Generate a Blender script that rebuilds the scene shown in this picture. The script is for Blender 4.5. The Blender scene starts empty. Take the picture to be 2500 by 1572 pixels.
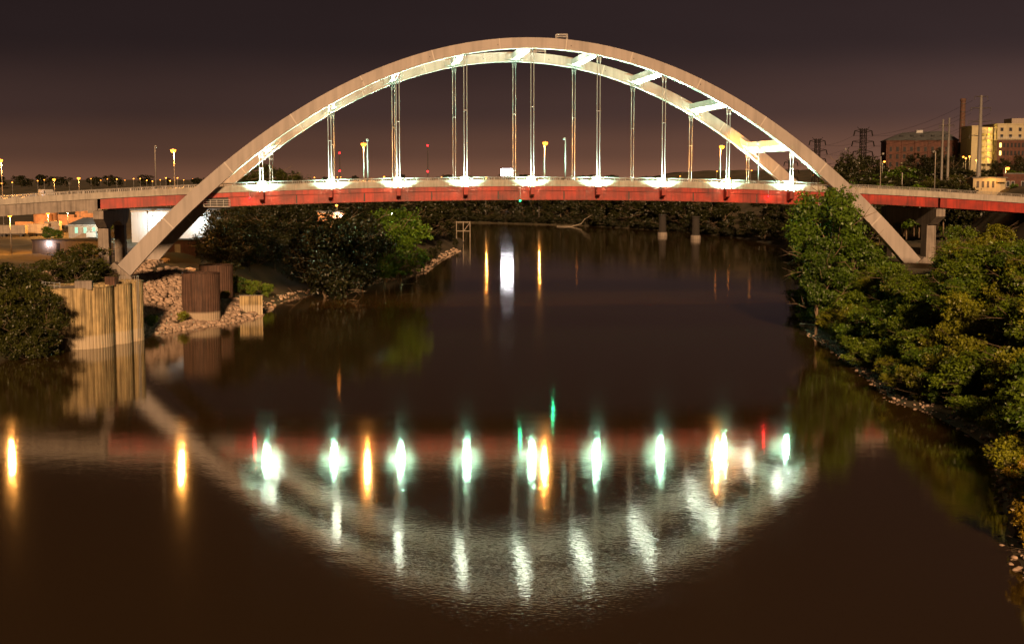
import bpy, math, random
import numpy as np
from mathutils import Vector

random.seed(7)
rng = np.random.default_rng(7)
S = bpy.context.scene
COL = S.collection

# ------------------------------------------------------------------ camera
FPX, CX, CY, HOR, CAMZ = 3300.0, 1250.0, 786.0, 436.0, 29.7     # measured on the 2500 x 1572 photograph
PITCH = math.atan((CY - HOR) / FPX)
cam_d = bpy.data.cameras.new('camera')
cam_d.sensor_width = 36.0
cam_d.lens = 36.0 * FPX / 2500.0
cam_d.clip_start = 1.0
cam_d.clip_end = 30000.0
cam = bpy.data.objects.new('camera', cam_d)
COL.objects.link(cam)
cam.location = (0, 0, CAMZ)
cam.rotation_euler = (math.pi / 2 - PITCH, 0, 0)
S.camera = cam

# ------------------------------------------------------------------ night sky (city glow along the horizon)
W = bpy.data.worlds.new('World')
S.world = W
W.use_nodes = True
nt = W.node_tree
nt.nodes.clear()
n_out = nt.nodes.new('ShaderNodeOutputWorld')
n_bg = nt.nodes.new('ShaderNodeBackground')
n_tc = nt.nodes.new('ShaderNodeTexCoord')
n_sep = nt.nodes.new('ShaderNodeSeparateXYZ')
n_ramp = nt.nodes.new('ShaderNodeValToRGB')
nt.links.new(n_tc.outputs['Generated'], n_sep.inputs[0])
nt.links.new(n_sep.outputs['Z'], n_ramp.inputs[0])
cr = n_ramp.color_ramp
cr.interpolation = 'EASE'
cr.elements[0].position = 0.0
cr.elements[0].color = (0.138, 0.062, 0.036, 1)
cr.elements[1].position = 0.8
cr.elements[1].color = (0.0052, 0.0034, 0.0034, 1)
for pos_, c_ in ((0.02, (0.080, 0.038, 0.025)), (0.05, (0.040, 0.0215, 0.0180)), (0.10, (0.0165, 0.0100, 0.0100)), (0.2, (0.0082, 0.0052, 0.0056))):
    e = cr.elements.new(pos_); e.color = (*c_, 1)
n_mr = nt.nodes.new('ShaderNodeMapRange')
n_mr.interpolation_type = 'SMOOTHSTEP'
n_mr.inputs['From Min'].default_value = -0.5; n_mr.inputs['From Max'].default_value = 0.6
n_mr.inputs['To Min'].default_value = 0.85; n_mr.inputs['To Max'].default_value = 1.75
nt.links.new(n_sep.outputs['X'], n_mr.inputs['Value'])
n_cl = nt.nodes.new('ShaderNodeTexNoise')                  # thin uneven cloud
n_cl.inputs['Scale'].default_value = 2.2; n_cl.inputs['Detail'].default_value = 5
n_cm = nt.nodes.new('ShaderNodeMapping'); n_cm.inputs['Scale'].default_value = (1, 1, 3.5)
nt.links.new(n_tc.outputs['Generated'], n_cm.inputs[0]); nt.links.new(n_cm.outputs[0], n_cl.inputs['Vector'])
n_cr = nt.nodes.new('ShaderNodeMapRange')
n_cr.inputs['From Min'].default_value = 0.3; n_cr.inputs['From Max'].default_value = 0.7
n_cr.inputs['To Min'].default_value = 0.82; n_cr.inputs['To Max'].default_value = 1.18
nt.links.new(n_cl.outputs['Fac'], n_cr.inputs['Value'])
n_mu = nt.nodes.new('ShaderNodeMath'); n_mu.operation = 'MULTIPLY'
nt.links.new(n_mr.outputs[0], n_mu.inputs[0]); nt.links.new(n_cr.outputs[0], n_mu.inputs[1])
nt.links.new(n_mu.outputs[0], n_bg.inputs[1])
nt.links.new(n_ramp.outputs[0], n_bg.inputs[0])
nt.links.new(n_bg.outputs[0], n_out.inputs[0])

# ------------------------------------------------------------------ the town's light, low and warm, from behind the viewer
SUN_DIR = Vector((-0.04, 0.92, -0.31)).normalized()
sun_d = bpy.data.lights.new('sun', 'SUN')
sun_d.energy = 5.0
sun_d.angle = math.radians(5)
sun_d.color = (1.0, 0.57, 0.28)
sun = bpy.data.objects.new('sun', sun_d)
COL.objects.link(sun)
sun.rotation_euler = SUN_DIR.to_track_quat('-Z', 'Y').to_euler()

vs = S.view_settings
vs.view_transform = 'Standard'
vs.look = 'None'
vs.exposure = 0.35
vs.gamma = 1.0
vs.use_curve_mapping = False
S.render.engine = 'CYCLES'
cy = S.cycles
cy.max_bounces = 5
cy.diffuse_bounces = 2
cy.glossy_bounces = 3
cy.transmission_bounces = 2
cy.transparent_max_bounces = 4
cy.sample_clamp_indirect = 80.0
cy.caustics_reflective = False
cy.caustics_refractive = False
try:
    cy.use_denoising = True
    cy.denoiser = 'OPENIMAGEDENOISE'
    cy.use_light_tree = True
except Exception:
    pass

# ================================================================== helpers
def at(px, py, Y):
    """the point of the place that stands at distance Y and shows at that spot of the photograph"""
    a = (px - CX) / FPX
    b = (CY - py) / FPX
    d = Vector((a, math.cos(PITCH) + b * math.sin(PITCH), -math.sin(PITCH) + b * math.cos(PITCH)))
    return Vector((0, 0, CAMZ)) + d * (Y / d.y)

def pix(P):
    Y, Z = P[1], P[2] - CAMZ
    dep = Y * math.cos(PITCH) - Z * math.sin(PITCH)
    up = Y * math.sin(PITCH) + Z * math.cos(PITCH)
    return CX + FPX * P[0] / dep, CY - FPX * up / dep

class MB:
    def __init__(s):
        s.v = []; s.f = []
    def add(s, vs_, fs):
        o = len(s.v)
        s.v += [tuple(p) for p in vs_]
        s.f += [tuple(i + o for i in q) for q in fs]
        return s
    def box(s, x0, x1, y0, y1, z0, z1):
        return s.add([(x0,y0,z0),(x1,y0,z0),(x1,y1,z0),(x0,y1,z0),(x0,y0,z1),(x1,y0,z1),(x1,y1,z1),(x0,y1,z1)],
                     [(0,3,2,1),(4,5,6,7),(0,1,5,4),(1,2,6,5),(2,3,7,6),(3,0,4,7)])
    def cbox(s, c, sz, rz=0.0):
        q = []
        for dz in (-.5, .5):
            for dx, dy in ((-.5,-.5),(.5,-.5),(.5,.5),(-.5,.5)):
                X, Y = dx*sz[0], dy*sz[1]
                q.append((c[0]+X*math.cos(rz)-Y*math.sin(rz), c[1]+X*math.sin(rz)+Y*math.cos(rz), c[2]+dz*sz[2]))
        return s.add(q, [(0,3,2,1),(4,5,6,7),(0,1,5,4),(1,2,6,5),(2,3,7,6),(3,0,4,7)])
    def tube(s, pts, rads, n=6, cap=True):
        pts = [Vector(p) for p in pts]
        if not hasattr(rads, '__len__'):
            rads = [rads] * len(pts)
        V = []; F = []
        for i, p in enumerate(pts):
            t = (pts[min(i+1, len(pts)-1)] - pts[max(i-1, 0)]).normalized()
            a = t.cross(Vector((0, 0, 1)))
            if a.length < 1e-3:
                a = Vector((1, 0, 0))
            a.normalize()
            b = t.cross(a)
            for k in range(n):
                w = 2 * math.pi * k / n
                V.append(p + (a * math.cos(w) + b * math.sin(w)) * rads[i])
        for i in range(len(pts) - 1):
            for k in range(n):
                k2 = (k + 1) % n
                F.append((i*n+k, i*n+k2, (i+1)*n+k2, (i+1)*n+k))
        if cap:
            F.append(tuple(range(n-1, -1, -1)))
            F.append(tuple((len(pts)-1)*n + k for k in range(n)))
        return s.add(V, F)
    def bar(s, a, b, w, h=None):
        """square bar between two points"""
        h = h or w
        a, b = Vector(a), Vector(b)
        t = (b - a).normalized()
        x = t.cross(Vector((0, 0, 1)))
        if x.length < 1e-3:
            x = Vector((1, 0, 0))
        x.normalize(); y = x.cross(t)
        q = []
        for p in (a, b):
            for i, j in ((-1,-1),(1,-1),(1,1),(-1,1)):
                q.append(p + x*(i*w/2) + y*(j*h/2))
        return s.add(q, [(0,1,2,3),(7,6,5,4),(0,4,5,1),(1,5,6,2),(2,6,7,3),(3,7,4,0)])
    def loft(s, rings, closed=True, caps=True):
        n = len(rings[0]); V = [p for r in rings for p in r]; F = []
        for i in range(len(rings) - 1):
            for k in range(n if closed else n - 1):
                k2 = (k + 1) % n
                F.append((i*n+k, i*n+k2, (i+1)*n+k2, (i+1)*n+k))
        if caps:
            F.append(tuple(range(n-1, -1, -1)))
            F.append(tuple((len(rings)-1)*n + k for k in range(n)))
        return s.add(V, F)
    def lathe(s, prof, n=16, c=(0,0,0)):
        rings = [[(c[0]+r*math.cos(2*math.pi*k/n), c[1]+r*math.sin(2*math.pi*k/n), c[2]+z) for k in range(n)] for r, z in prof]
        return s.loft(rings)
    def mesh(s, name, mat, smooth=False):
        m = bpy.data.meshes.new(name)
        m.from_pydata(s.v, [], s.f)
        m.materials.append(mat)
        if smooth:
            m.polygons.foreach_set('use_smooth', [True] * len(m.polygons))
        m.update()
        return m
    def build(s, name, mat, parent=None, smooth=False):
        return link(name, s.mesh(name, mat, smooth), parent)

def link(name, data, parent=None, loc=None, rz=None, scale=None):
    o = bpy.data.objects.new(name, data)
    COL.objects.link(o)
    if parent is not None:
        o.parent = parent
    if loc is not None:
        o.location = loc
    if rz is not None:
        o.rotation_euler = (0, 0, rz)
    if scale is not None:
        o.scale = scale
    return o

def tag(o, label=None, cat=None, group=None, kind=None):
    if label: o['label'] = label
    if cat: o['category'] = cat
    if group: o['group'] = group
    if kind: o['kind'] = kind
    return o

def thing(name, label, cat, loc=(0,0,0), rz=0.0, group=None):
    o = link(name, None, None, loc, rz)
    o.empty_display_size = 0.3
    return tag(o, label, cat, group)

def copy_tree(o, parent=None):
    c = o.copy()
    COL.objects.link(c)
    c.parent = parent
    for ch in list(o.children):
        copy_tree(ch, c)
    return c

def arrmesh(name, verts, quads, mat):
    m = bpy.data.meshes.new(name)
    nv, nf = len(verts), len(quads)
    k = quads.shape[1]
    m.vertices.add(nv); m.vertices.foreach_set('co', np.ascontiguousarray(verts, dtype=np.float32).ravel())
    m.loops.add(nf*k); m.loops.foreach_set('vertex_index', np.ascontiguousarray(quads, dtype=np.int32).ravel())
    m.polygons.add(nf); m.polygons.foreach_set('loop_start', np.arange(0, nf*k, k, dtype=np.int32))
    m.materials.append(mat)
    m.update(calc_edges=True); m.validate()
    return m

# ================================================================== materials
def mat(name, base, rough=0.7, var=0.25, scale=1.0, detail=5, streak=0.0, metal=0.0, spec=0.4, bump=0.0, second=None, coord='Object', stretch=(1,1,1)):
    m = bpy.data.materials.new(name); m.use_nodes = True
    t = m.node_tree; N = t.nodes; L = t.links
    bs = N['Principled BSDF']
    bs.inputs['Roughness'].default_value = rough
    bs.inputs['Metallic'].default_value = metal
    bs.inputs['Specular IOR Level'].default_value = spec
    tc = N.new('ShaderNodeTexCoord')
    mp = N.new('ShaderNodeMapping'); mp.inputs['Scale'].default_value = stretch
    L.new(tc.outputs[coord], mp.inputs[0])
    no = N.new('ShaderNodeTexNoise'); no.inputs['Scale'].default_value = scale; no.inputs['Detail'].default_value = detail
    L.new(mp.outputs[0], no.inputs['Vector'])
    rp = N.new('ShaderNodeValToRGB')
    d = second or tuple(c*(1-var) for c in base)
    lt = tuple(min(1, c*(1+var*0.6)) for c in base)
    rp.color_ramp.elements[0].position = 0.3; rp.color_ramp.elements[0].color = (*d, 1)
    rp.color_ramp.elements[1].position = 0.72; rp.color_ramp.elements[1].color = (*lt, 1)
    L.new(no.outputs['Fac'], rp.inputs[0])
    col = rp.outputs[0]
    if streak > 0:
        mp2 = N.new('ShaderNodeMapping'); mp2.inputs['Scale'].default_value = (0.7, 0.7, 0.05) if name == 'pale_rib_paint' else (1.6, 1.6, 0.10)
        L.new(tc.outputs[coord], mp2.inputs[0])
        n2 = N.new('ShaderNodeTexNoise'); n2.inputs['Scale'].default_value = 1.3; n2.inputs['Detail'].default_value = 6
        L.new(mp2.outputs[0], n2.inputs['Vector'])
        r2 = N.new('ShaderNodeValToRGB')
        r2.color_ramp.elements[0].position = 0.36; r2.color_ramp.elements[0].color = (1-streak,)*3 + (1,)
        r2.color_ramp.elements[1].position = 0.56; r2.color_ramp.elements[1].color = (1, 1, 1, 1)
        L.new(n2.outputs['Fac'], r2.inputs[0])
        mx = N.new('ShaderNodeMixRGB'); mx.blend_type = 'MULTIPLY'; mx.inputs[0].default_value = 1.0
        L.new(col, mx.inputs[1]); L.new(r2.outputs[0], mx.inputs[2])
        col = mx.outputs[0]
    L.new(col, bs.inputs['Base Color'])
    if bump > 0:
        bp = N.new('ShaderNodeBump'); bp.inputs['Strength'].default_value = bump; bp.inputs['Distance'].default_value = 0.1
        L.new(no.outputs['Fac'], bp.inputs['Height']); L.new(bp.outputs[0], bs.inputs['Normal'])
    return m

def emit(name, col, strength):
    m = bpy.data.materials.new(name); m.use_nodes = True
    t = m.node_tree; t.nodes.clear()
    o = t.nodes.new('ShaderNodeOutputMaterial'); em = t.nodes.new('ShaderNodeEmission')
    em.inputs[0].default_value = (*col, 1); em.inputs[1].default_value = strength
    t.links.new(em.outputs[0], o.inputs[0])
    return m

def foliage(name, a, b, trans=0.14):
    m = bpy.data.materials.new(name); m.use_nodes = True
    t = m.node_tree; N = t.nodes; L = t.links
    N.clear()
    o = N.new('ShaderNodeOutputMaterial')
    df = N.new('ShaderNodeBsdfDiffuse'); tr = N.new('ShaderNodeBsdfTranslucent'); gl = N.new('ShaderNodeBsdfGlossy')
    gl.inputs['Roughness'].default_value = 0.45
    g = N.new('ShaderNodeNewGeometry'); oi = N.new('ShaderNodeObjectInfo')
    rp = N.new('ShaderNodeValToRGB')
    rp.color_ramp.elements[0].color = (*a, 1); rp.color_ramp.elements[1].color = (*b, 1)
    wn = N.new('ShaderNodeTexNoise'); wn.inputs['Scale'].default_value = 0.55; wn.inputs['Detail'].default_value = 6
    L.new(g.outputs['Position'], wn.inputs['Vector'])
    ad = N.new('ShaderNodeMath'); ad.operation = 'MULTIPLY_ADD'; ad.inputs[1].default_value = 1.5; ad.inputs[2].default_value = -0.34
    L.new(wn.outputs['Fac'], ad.inputs[0])
    a2 = N.new('ShaderNodeMath'); a2.operation = 'MULTIPLY_ADD'; a2.inputs[1].default_value = 0.35
    L.new(oi.outputs['Random'], a2.inputs[0]); L.new(ad.outputs[0], a2.inputs[2])
    L.new(a2.outputs[0], rp.inputs[0])
    L.new(rp.outputs[0], df.inputs[0]); L.new(rp.outputs[0], tr.inputs[0])
    m1 = N.new('ShaderNodeMixShader'); m1.inputs[0].default_value = trans
    L.new(df.outputs[0], m1.inputs[1]); L.new(tr.outputs[0], m1.inputs[2])
    m2 = N.new('ShaderNodeMixShader'); m2.inputs[0].default_value = 0.035
    L.new(m1.outputs[0], m2.inputs[1]); L.new(gl.outputs[0], m2.inputs[2])
    L.new(m2.outputs[0], o.inputs[0])
    return m

M = {}
M['rib'] = mat('pale_rib_paint', (0.265, 0.238, 0.222), 0.55, 0.13, 0.16, 8, 0.20)
M['seam'] = mat('seam_edge_light', (0.36, 0.33, 0.30), 0.5, 0.1, 1.0)  # paler tone paints in the light caught by the plate edges
M['conc'] = mat('concrete', (0.22, 0.19, 0.165), 0.85, 0.22, 0.6, 7, 0.35, bump=0.15)
M['parapet'] = mat('pale_concrete', (0.30, 0.275, 0.24), 0.8, 0.16, 0.9, 7, 0.22)
M['red'] = mat('red_girder_paint', (0.30, 0.018, 0.007), 0.5, 0.35, 0.30, 6, 0.40, second=(0.11, 0.009, 0.006))
M['dark'] = mat('dark_steel', (0.035, 0.031, 0.028), 0.6, 0.3, 1.0)
M['pole'] = mat('weathered_pole_steel', (0.13, 0.125, 0.12), 0.6, 0.15, 2.0)
M['black'] = mat('black_steel', (0.010, 0.009, 0.008), 0.8, 0.2, 1.0, spec=0.1)
M['steel'] = mat('galvanised_steel', (0.27, 0.26, 0.25), 0.45, 0.15, 2.0, metal=0.35)
M['cable'] = mat('cable_sheath', (0.22, 0.21, 0.20), 0.5, 0.10, 1.0)
M['asphalt'] = mat('asphalt', (0.055, 0.052, 0.048), 0.85, 0.3, 0.8, 8)
M['paint'] = mat('road_paint', (0.75, 0.72, 0.6), 0.7, 0.15, 2.0)
M['bark'] = mat('bark', (0.16, 0.115, 0.075), 0.9, 0.4, 3.0, 6, stretch=(1,1,0.3))
M['rock'] = mat('riprap_stone', (0.38, 0.28, 0.21), 0.85, 0.45, 0.9, 6, bump=0.3, coord='Object')
M['oldrock'] = mat('old_masonry', (0.022, 0.019, 0.017), 0.9, 0.3, 0.8)
M['sooty'] = mat('sooty_brick', (0.075, 0.040, 0.028), 0.9, 0.3, 1.0)
M['brick'] = mat('red_brick', (0.060, 0.024, 0.017), 0.85, 0.35, 1.2, 7, 0.2)
M['roof'] = mat('slate_roof', (0.06, 0.065, 0.07), 0.6, 0.3, 0.6)
M['cream'] = mat('cream_render', (0.26, 0.23, 0.15), 0.8, 0.1, 0.8, 5, 0.1)
M['white'] = mat('white_metal_cladding', (0.27, 0.28, 0.29), 0.6, 0.06, 0.3, 5, 0.08)
M['glass'] = mat('dark_window_glass', (0.02, 0.022, 0.025), 0.12, 0.2, 1.0, spec=0.6)
M['wood'] = mat('grey_timber', (0.23, 0.20, 0.16), 0.85, 0.3, 2.0, stretch=(1,1,0.2))
M['tank'] = mat('orange_steel', (0.45, 0.22, 0.10), 0.7, 0.3, 0.6)
M['plank'] = mat('pale_siding', (0.22, 0.19, 0.16), 0.8, 0.15, 1.0, 5, 0.2)
M['rust'] = mat('rusted_steel', (0.10, 0.050, 0.032), 0.8, 0.5, 0.8, 6, 0.5)
M['sodium'] = emit('sodium_lamp', (1.0, 0.25, 0.020), 6.5)
M['sodium_far'] = emit('sodium_lamp_far', (1.0, 0.27, 0.03), 9.0)
M['cool'] = emit('cool_floodlamp', (0.86, 1.0, 0.93), 120.0)
M['sideglow'] = emit('added_side_glow', (0.46, 1.0, 0.62), 1100.0)  # glow of the plates added to the floodlights
M['whitelamp'] = emit('white_lamp', (1.0, 0.93, 0.95), 60.0)
M['redlamp'] = emit('red_beacon', (1.0, 0.012, 0.015), 9.0)
M['greenlamp'] = emit('green_beacon', (0.02, 1.0, 0.32), 9.0)
M['panel'] = emit('lit_sign_face', (1.0, 0.96, 1.0), 22.0)
M['warmwin'] = emit('warm_lit_window', (1.0, 0.66, 0.16), 3.0)
M['greenwin'] = emit('pale_green_lit_window', (0.5, 1.0, 0.62), 0.9)
M['carpaint'] = mat('silver_car_paint', (0.5, 0.5, 0.5), 0.3, 0.05, 1.0, metal=0.5)
M['yellow'] = emit('yellow_sign_mark', (1.0, 0.6, 0.03), 1.5)
M['redsign'] = mat('red_sign_paint', (0.5, 0.02, 0.02), 0.5, 0.05)
M['leaf1'] = foliage('leaves_dark_green', (0.008, 0.020, 0.003), (0.090, 0.160, 0.010))
M['leaf6'] = foliage('leaves_deep_green', (0.007, 0.012, 0.002), (0.060, 0.066, 0.008))
M['leaf5'] = foliage('leaves_lamplit_gold', (0.034, 0.028, 0.004), (0.32, 0.22, 0.012))  # warm lamp glow on the nearest bank put into the leaf colour
M['leaf4'] = foliage('leaves_unlit_dark', (0.004, 0.006, 0.0015), (0.022, 0.024, 0.004))  # unlit look of the dark woods put into the leaf colour
M['leaf2'] = foliage('leaves_mid_green', (0.012, 0.024, 0.003), (0.150, 0.225, 0.012))
M['leaf3'] = foliage('leaves_olive', (0.018, 0.026, 0.004), (0.215, 0.230, 0.013))

def sheet_pile_mat(name, main, low, zlow, streak):
    """steel sheet piling with a pale tide stain up to zlow above the water"""
    m = mat(name, main, 0.75, 0.25, 0.7, 6, streak)
    t = m.node_tree; N = t.nodes; L = t.links
    bs = N['Principled BSDF']
    src = bs.inputs['Base Color'].links[0].from_socket
    g = N.new('ShaderNodeNewGeometry'); sp = N.new('ShaderNodeSeparateXYZ')
    L.new(g.outputs['Position'], sp.inputs[0])
    mr = N.new('ShaderNodeMapRange'); mr.inputs['From Min'].default_value = zlow-0.25; mr.inputs['From Max'].default_value = zlow+0.25
    mr.inputs['To Min'].default_value = 1; mr.inputs['To Max'].default_value = 0
    L.new(sp.outputs['Z'], mr.inputs['Value'])
    mx = N.new('ShaderNodeMixRGB'); mx.inputs[2].default_value = (*low, 1)
    mu = N.new('ShaderNodeMath'); mu.operation = 'MULTIPLY'; mu.inputs[1].default_value = 0.75
    L.new(mr.outputs[0], mu.inputs[0]); L.new(mu.outputs[0], mx.inputs[0])
    L.new(src, mx.inputs[1]); L.new(mx.outputs[0], bs.inputs['Base Color'])
    return m
M['pile_pale'] = sheet_pile_mat('pale_sheet_piling', (0.40, 0.31, 0.16), (0.42, 0.36, 0.27), 2.3, 0.55)
M['pile_rust'] = sheet_pile_mat('rusty_sheet_piling', (0.085, 0.045, 0.030), (0.40, 0.33, 0.24), 2.5, 0.5)

# water: brown and turbid below a faintly rippled skin
wm = bpy.data.materials.new('river_water'); wm.use_nodes = True
t = wm.node_tree; N = t.nodes; L = t.links
bs = N['Principled BSDF']
bs.inputs['Base Color'].default_value = (0.040, 0.0245, 0.0065, 1)
bs.inputs['Roughness'].default_value = 0.058
bs.inputs['IOR'].default_value = 2.0
g = N.new('ShaderNodeNewGeometry')
def noise_h(scale, stretch, detail):
    mp = N.new('ShaderNodeMapping'); mp.inputs['Scale'].default_value = stretch; mp.inputs['Rotation'].default_value = (0, 0, 0.5)
    L.new(g.outputs['Position'], mp.inputs[0])
    n = N.new('ShaderNodeTexNoise'); n.inputs['Scale'].default_value = scale; n.inputs['Detail'].default_value = detail
    L.new(mp.outputs[0], n.inputs['Vector'])
    return n.outputs['Fac']
h1 = noise_h(1.9, (1, 1.7, 1), 2)
h2 = noise_h(0.22, (1, 1.4, 1), 2)
patch = noise_h(0.03, (1, 1, 1), 3)
pr = N.new('ShaderNodeMapRange'); pr.inputs['From Min'].default_value = 0.35; pr.inputs['From Max'].default_value = 0.65
pr.inputs['To Min'].default_value = 0.35; pr.inputs['To Max'].default_value = 1.0
L.new(patch, pr.inputs['Value'])
b1 = N.new('ShaderNodeBump'); b1.inputs['Distance'].default_value = 0.0062
L.new(h1, b1.inputs['Height']); L.new(pr.outputs[0], b1.inputs['Strength'])
b2 = N.new('ShaderNodeBump'); b2.inputs['Distance'].default_value = 0.0095; b2.inputs['Strength'].default_value = 0.8
L.new(h2, b2.inputs['Height']); L.new(b1.outputs[0], b2.inputs['Normal'])
L.new(b2.outputs[0], bs.inputs['Normal'])
M['water'] = wm

# ground: grass, soil and gravel mottled together
gm = mat('bank_ground', (0.060, 0.046, 0.026), 0.95, 0.5, 0.12, 9, bump=0.4, second=(0.022, 0.022, 0.009))
M['ground'] = gm

# ================================================================== terrain and water
RIVER = np.array([(-105,-400),(-102,60),(-97,160),(-86,218),(-79,231),(-75,246),(-71.5,256),(-67.8,261.2),(-62.4,272.2),(-60,276),(-55.8,288.4),
    (-56.3,314.5),(-55.9,334),(-47.6,363.9),(-41.5,382.5),(-27.8,431.6),(-24.9,513),(-21.7,560),(-23.3,653),(-32,720),(-80,800),(-300,880),(-900,900),
    (-900,1060),(-300,1010),(-60,930),(-14,906),(50,850),(90,770),(112,690),(118,610),(112,530),(95,430),(76,352),(66.8,317.6),(59,270),(56.5,255.6),
    (56.4,240.4),(54.8,219.6),(52.8,195.5),(51,178.4),(53.1,172),(53.5,156.7),(53,147.9),(48.5,132.4),(43.8,116.6),(41,109),(38.7,99.7),(34,60),(30,-400)], dtype=float)

def river_dist(x, y):
    """signed distance to the water's edge, positive on land"""
    x = np.asarray(x, float); y = np.asarray(y, float)
    a = RIVER; b = np.roll(RIVER, -1, axis=0)
    best = np.full(x.shape, 1e18); inside = np.zeros(x.shape, bool)
    for (x0, y0), (x1, y1) in zip(a, b):
        dx, dy = x1-x0, y1-y0
        tt = np.clip(((x-x0)*dx + (y-y0)*dy) / (dx*dx+dy*dy), 0, 1)
        best = np.minimum(best, (x-x0-tt*dx)**2 + (y-y0-tt*dy)**2)
        c = (y0 > y) != (y1 > y)
        with np.errstate(divide='ignore', invalid='ignore'):
            xi = (x1-x0)*(y-y0)/(y1-y0 if y1 != y0 else 1e-9) + x0
        inside ^= c & (x < xi)
    d = np.sqrt(best)
    return np.where(inside, -d, d)

def sm(a, b, x):
    q = np.clip((x-a)/(b-a), 0, 1)
    return q*q*(3-2*q)

def height(x, y):
    x = np.asarray(x, float); y = np.asarray(y, float)
    d = river_dist(x, y)
    side = sm(10, 40, x - 0.0)                                   # 0 left bank, 1 right bank
    side = np.where(y > 930, 0.5, side)
    left = 0.15 + 11.6*sm(-4, 27, d)**1.15 * sm(-1, 6, d)**0.4
    right = 0.15 + 11.3*sm(0, 20, d) + 15.5*sm(38, 58, d) + 8.0*sm(58, 110, d)
    wob = 0.5*np.sin(x*0.21+y*0.13)*np.sin(y*0.17-x*0.07)*sm(2, 14, d)
    h = left*(1-side) + right*side + wob
    h = h*(1 - 0.35*sm(900, 2500, np.hypot(x, y)))
    bed = -0.1 - 3.0*sm(0, 10, -d)
    return np.where(d > 0, h, bed)

def hz(x, y):
    return float(height(np.array([x]), np.array([y]))[0])

def grow(a, b, n):
    return list(a + (b-a)*np.linspace(0, 1, n+1)[1:]**2.6)
xs = sorted(set([round(v_, 2) for v_ in list(np.arange(-150, 201, 3.0)) + grow(-150, -9000, 34) + grow(200, 9000, 34)]))
ys = sorted(set([round(v_, 2) for v_ in list(np.arange(60, 460, 3.0)) + list(np.arange(460, 1000, 8.0)) + grow(1000, 14000, 30) + list(np.arange(-400, 60, 30.0))]))
gx, gy = np.meshgrid(xs, ys)
gz = height(gx, gy)
gv = np.stack([gx.ravel(), gy.ravel(), gz.ravel()], 1)
nx, ny = len(xs), len(ys)
idx = np.arange(nx*ny).reshape(ny, nx)
gq = np.stack([idx[:-1,:-1].ravel(), idx[:-1,1:].ravel(), idx[1:,1:].ravel(), idx[1:,:-1].ravel()], 1)
gmesh = arrmesh('ground', gv, gq, M['ground'])
gmesh.polygons.foreach_set('use_smooth', [True]*len(gmesh.polygons))
tag(link('ground', gmesh), kind='structure')
wb = MB().add([(-1500,-400,0),(1200,-400,0),(1200,1400,0),(-1500,1400,0)], [(0,1,2,3)])
tag(wb.build('river_water', M['water']), kind='structure')

# ================================================================== the bridge
BX, BY, TH, BW, SP = 4.176, 279.966, 0.114, 32.206, 13.75
bridge = thing('arch_bridge', 'pale twin arch road bridge with red girders spanning the whole river', 'bridge', (BX, BY, 0), TH)
def B(t_, v_, z_):
    return Vector((BX + t_*math.cos(TH) - v_*math.sin(TH), BY + t_*math.sin(TH) + v_*math.cos(TH), z_))
def zp(t_):                                                       # top of parapet
    a = abs(t_)
    return 29.354 - 0.000324*t_*t_ if a < 105 else 29.354 - 0.000324*105*105 - 0.068*(a-105)
def ztop(t_): return 58.14 - 0.00653*t_*t_
def rib_ring(t_, vc, w, extra=0.0):
    s = -2*0.00653*t_
    q = math.hypot(1, s)
    nx_, nz_ = -s/q, 1/q
    dep = 2.12 + 0.00016*t_*t_ + extra
    top = (t_ + nx_*extra/2, ztop(t_) + nz_*extra/2)
    bot = (top[0] - nx_*dep, top[1] - nz_*dep)
    return [(top[0], vc-w, top[1]), (top[0], vc+w, top[1]), (bot[0], vc+w, bot[1]), (bot[0], vc-w, bot[1])]
TE = 83.6
hang_t = [SP*i for i in range(-4, 5)]
for vc in (0.0, BW):
    rib = MB().loft([rib_ring(t_, vc, 1.1) for t_ in np.linspace(-TE, TE, 121)]).build('arch_rib', M['rib'], bridge)
    for t_ in (-74.5, -62.2, -49.0, -35.0, -20.6, -6.9, 6.9, 20.6, 35.0, 49.0, 62.2, 74.5):
        dt = 0.10
        MB().loft([rib_ring(t_-dt, vc, 1.115, 0.03), rib_ring(t_+dt, vc, 1.115, 0.03)]).build('splice_seam_edge_light', M['seam'], rib)
    for sg in (-1, 1):
        # concrete foot, square to the rib
        s = -2*0.00653*TE*sg; q = math.hypot(1, s); ax = Vector((sg/q, 0, s*sg/q)); nn = Vector((-s/q, 0, 1/q))
        c = Vector((sg*TE, vc, ztop(TE))) - nn*1.55
        rings = []
        for k, (a_, dd, ww) in enumerate(((-0.1, 2.35, 1.75), (5.6, 2.9, 2.0))):
            p = c + ax*a_
            rings.append([p+nn*dd+Vector((0,-ww,0)), p+nn*dd+Vector((0,ww,0)), p-nn*dd+Vector((0,ww,0)), p-nn*dd+Vector((0,-ww,0))])
        MB().loft(rings if sg > 0 else rings).build('pedestal', M['conc'], rib)
    # little service railing on the crown
    z0 = ztop(6)
    for vv in (vc-0.8, vc+0.8):
        rm = MB()
        for tt in (4.9, 7.1):
            rm.bar((tt, vv, z0-0.3), (tt, vv, z0+1.05), 0.09)
        for zz in (0.55, 1.0):
            rm.bar((4.85, vv, z0+zz), (7.15, vv, z0+zz), 0.08)
        rm.build('crown_railing', M['steel'], rib)
    for t_ in (-21.0, -7.2, 7.8, 20.8, -34.6, 34.9):
        s = -2*0.00653*t_
        MB().cbox((t_, vc-1.11, ztop(t_)-1.2), (0.14, 0.03, 0.28)).build('drain_hole', M['dark'], rib)

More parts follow.
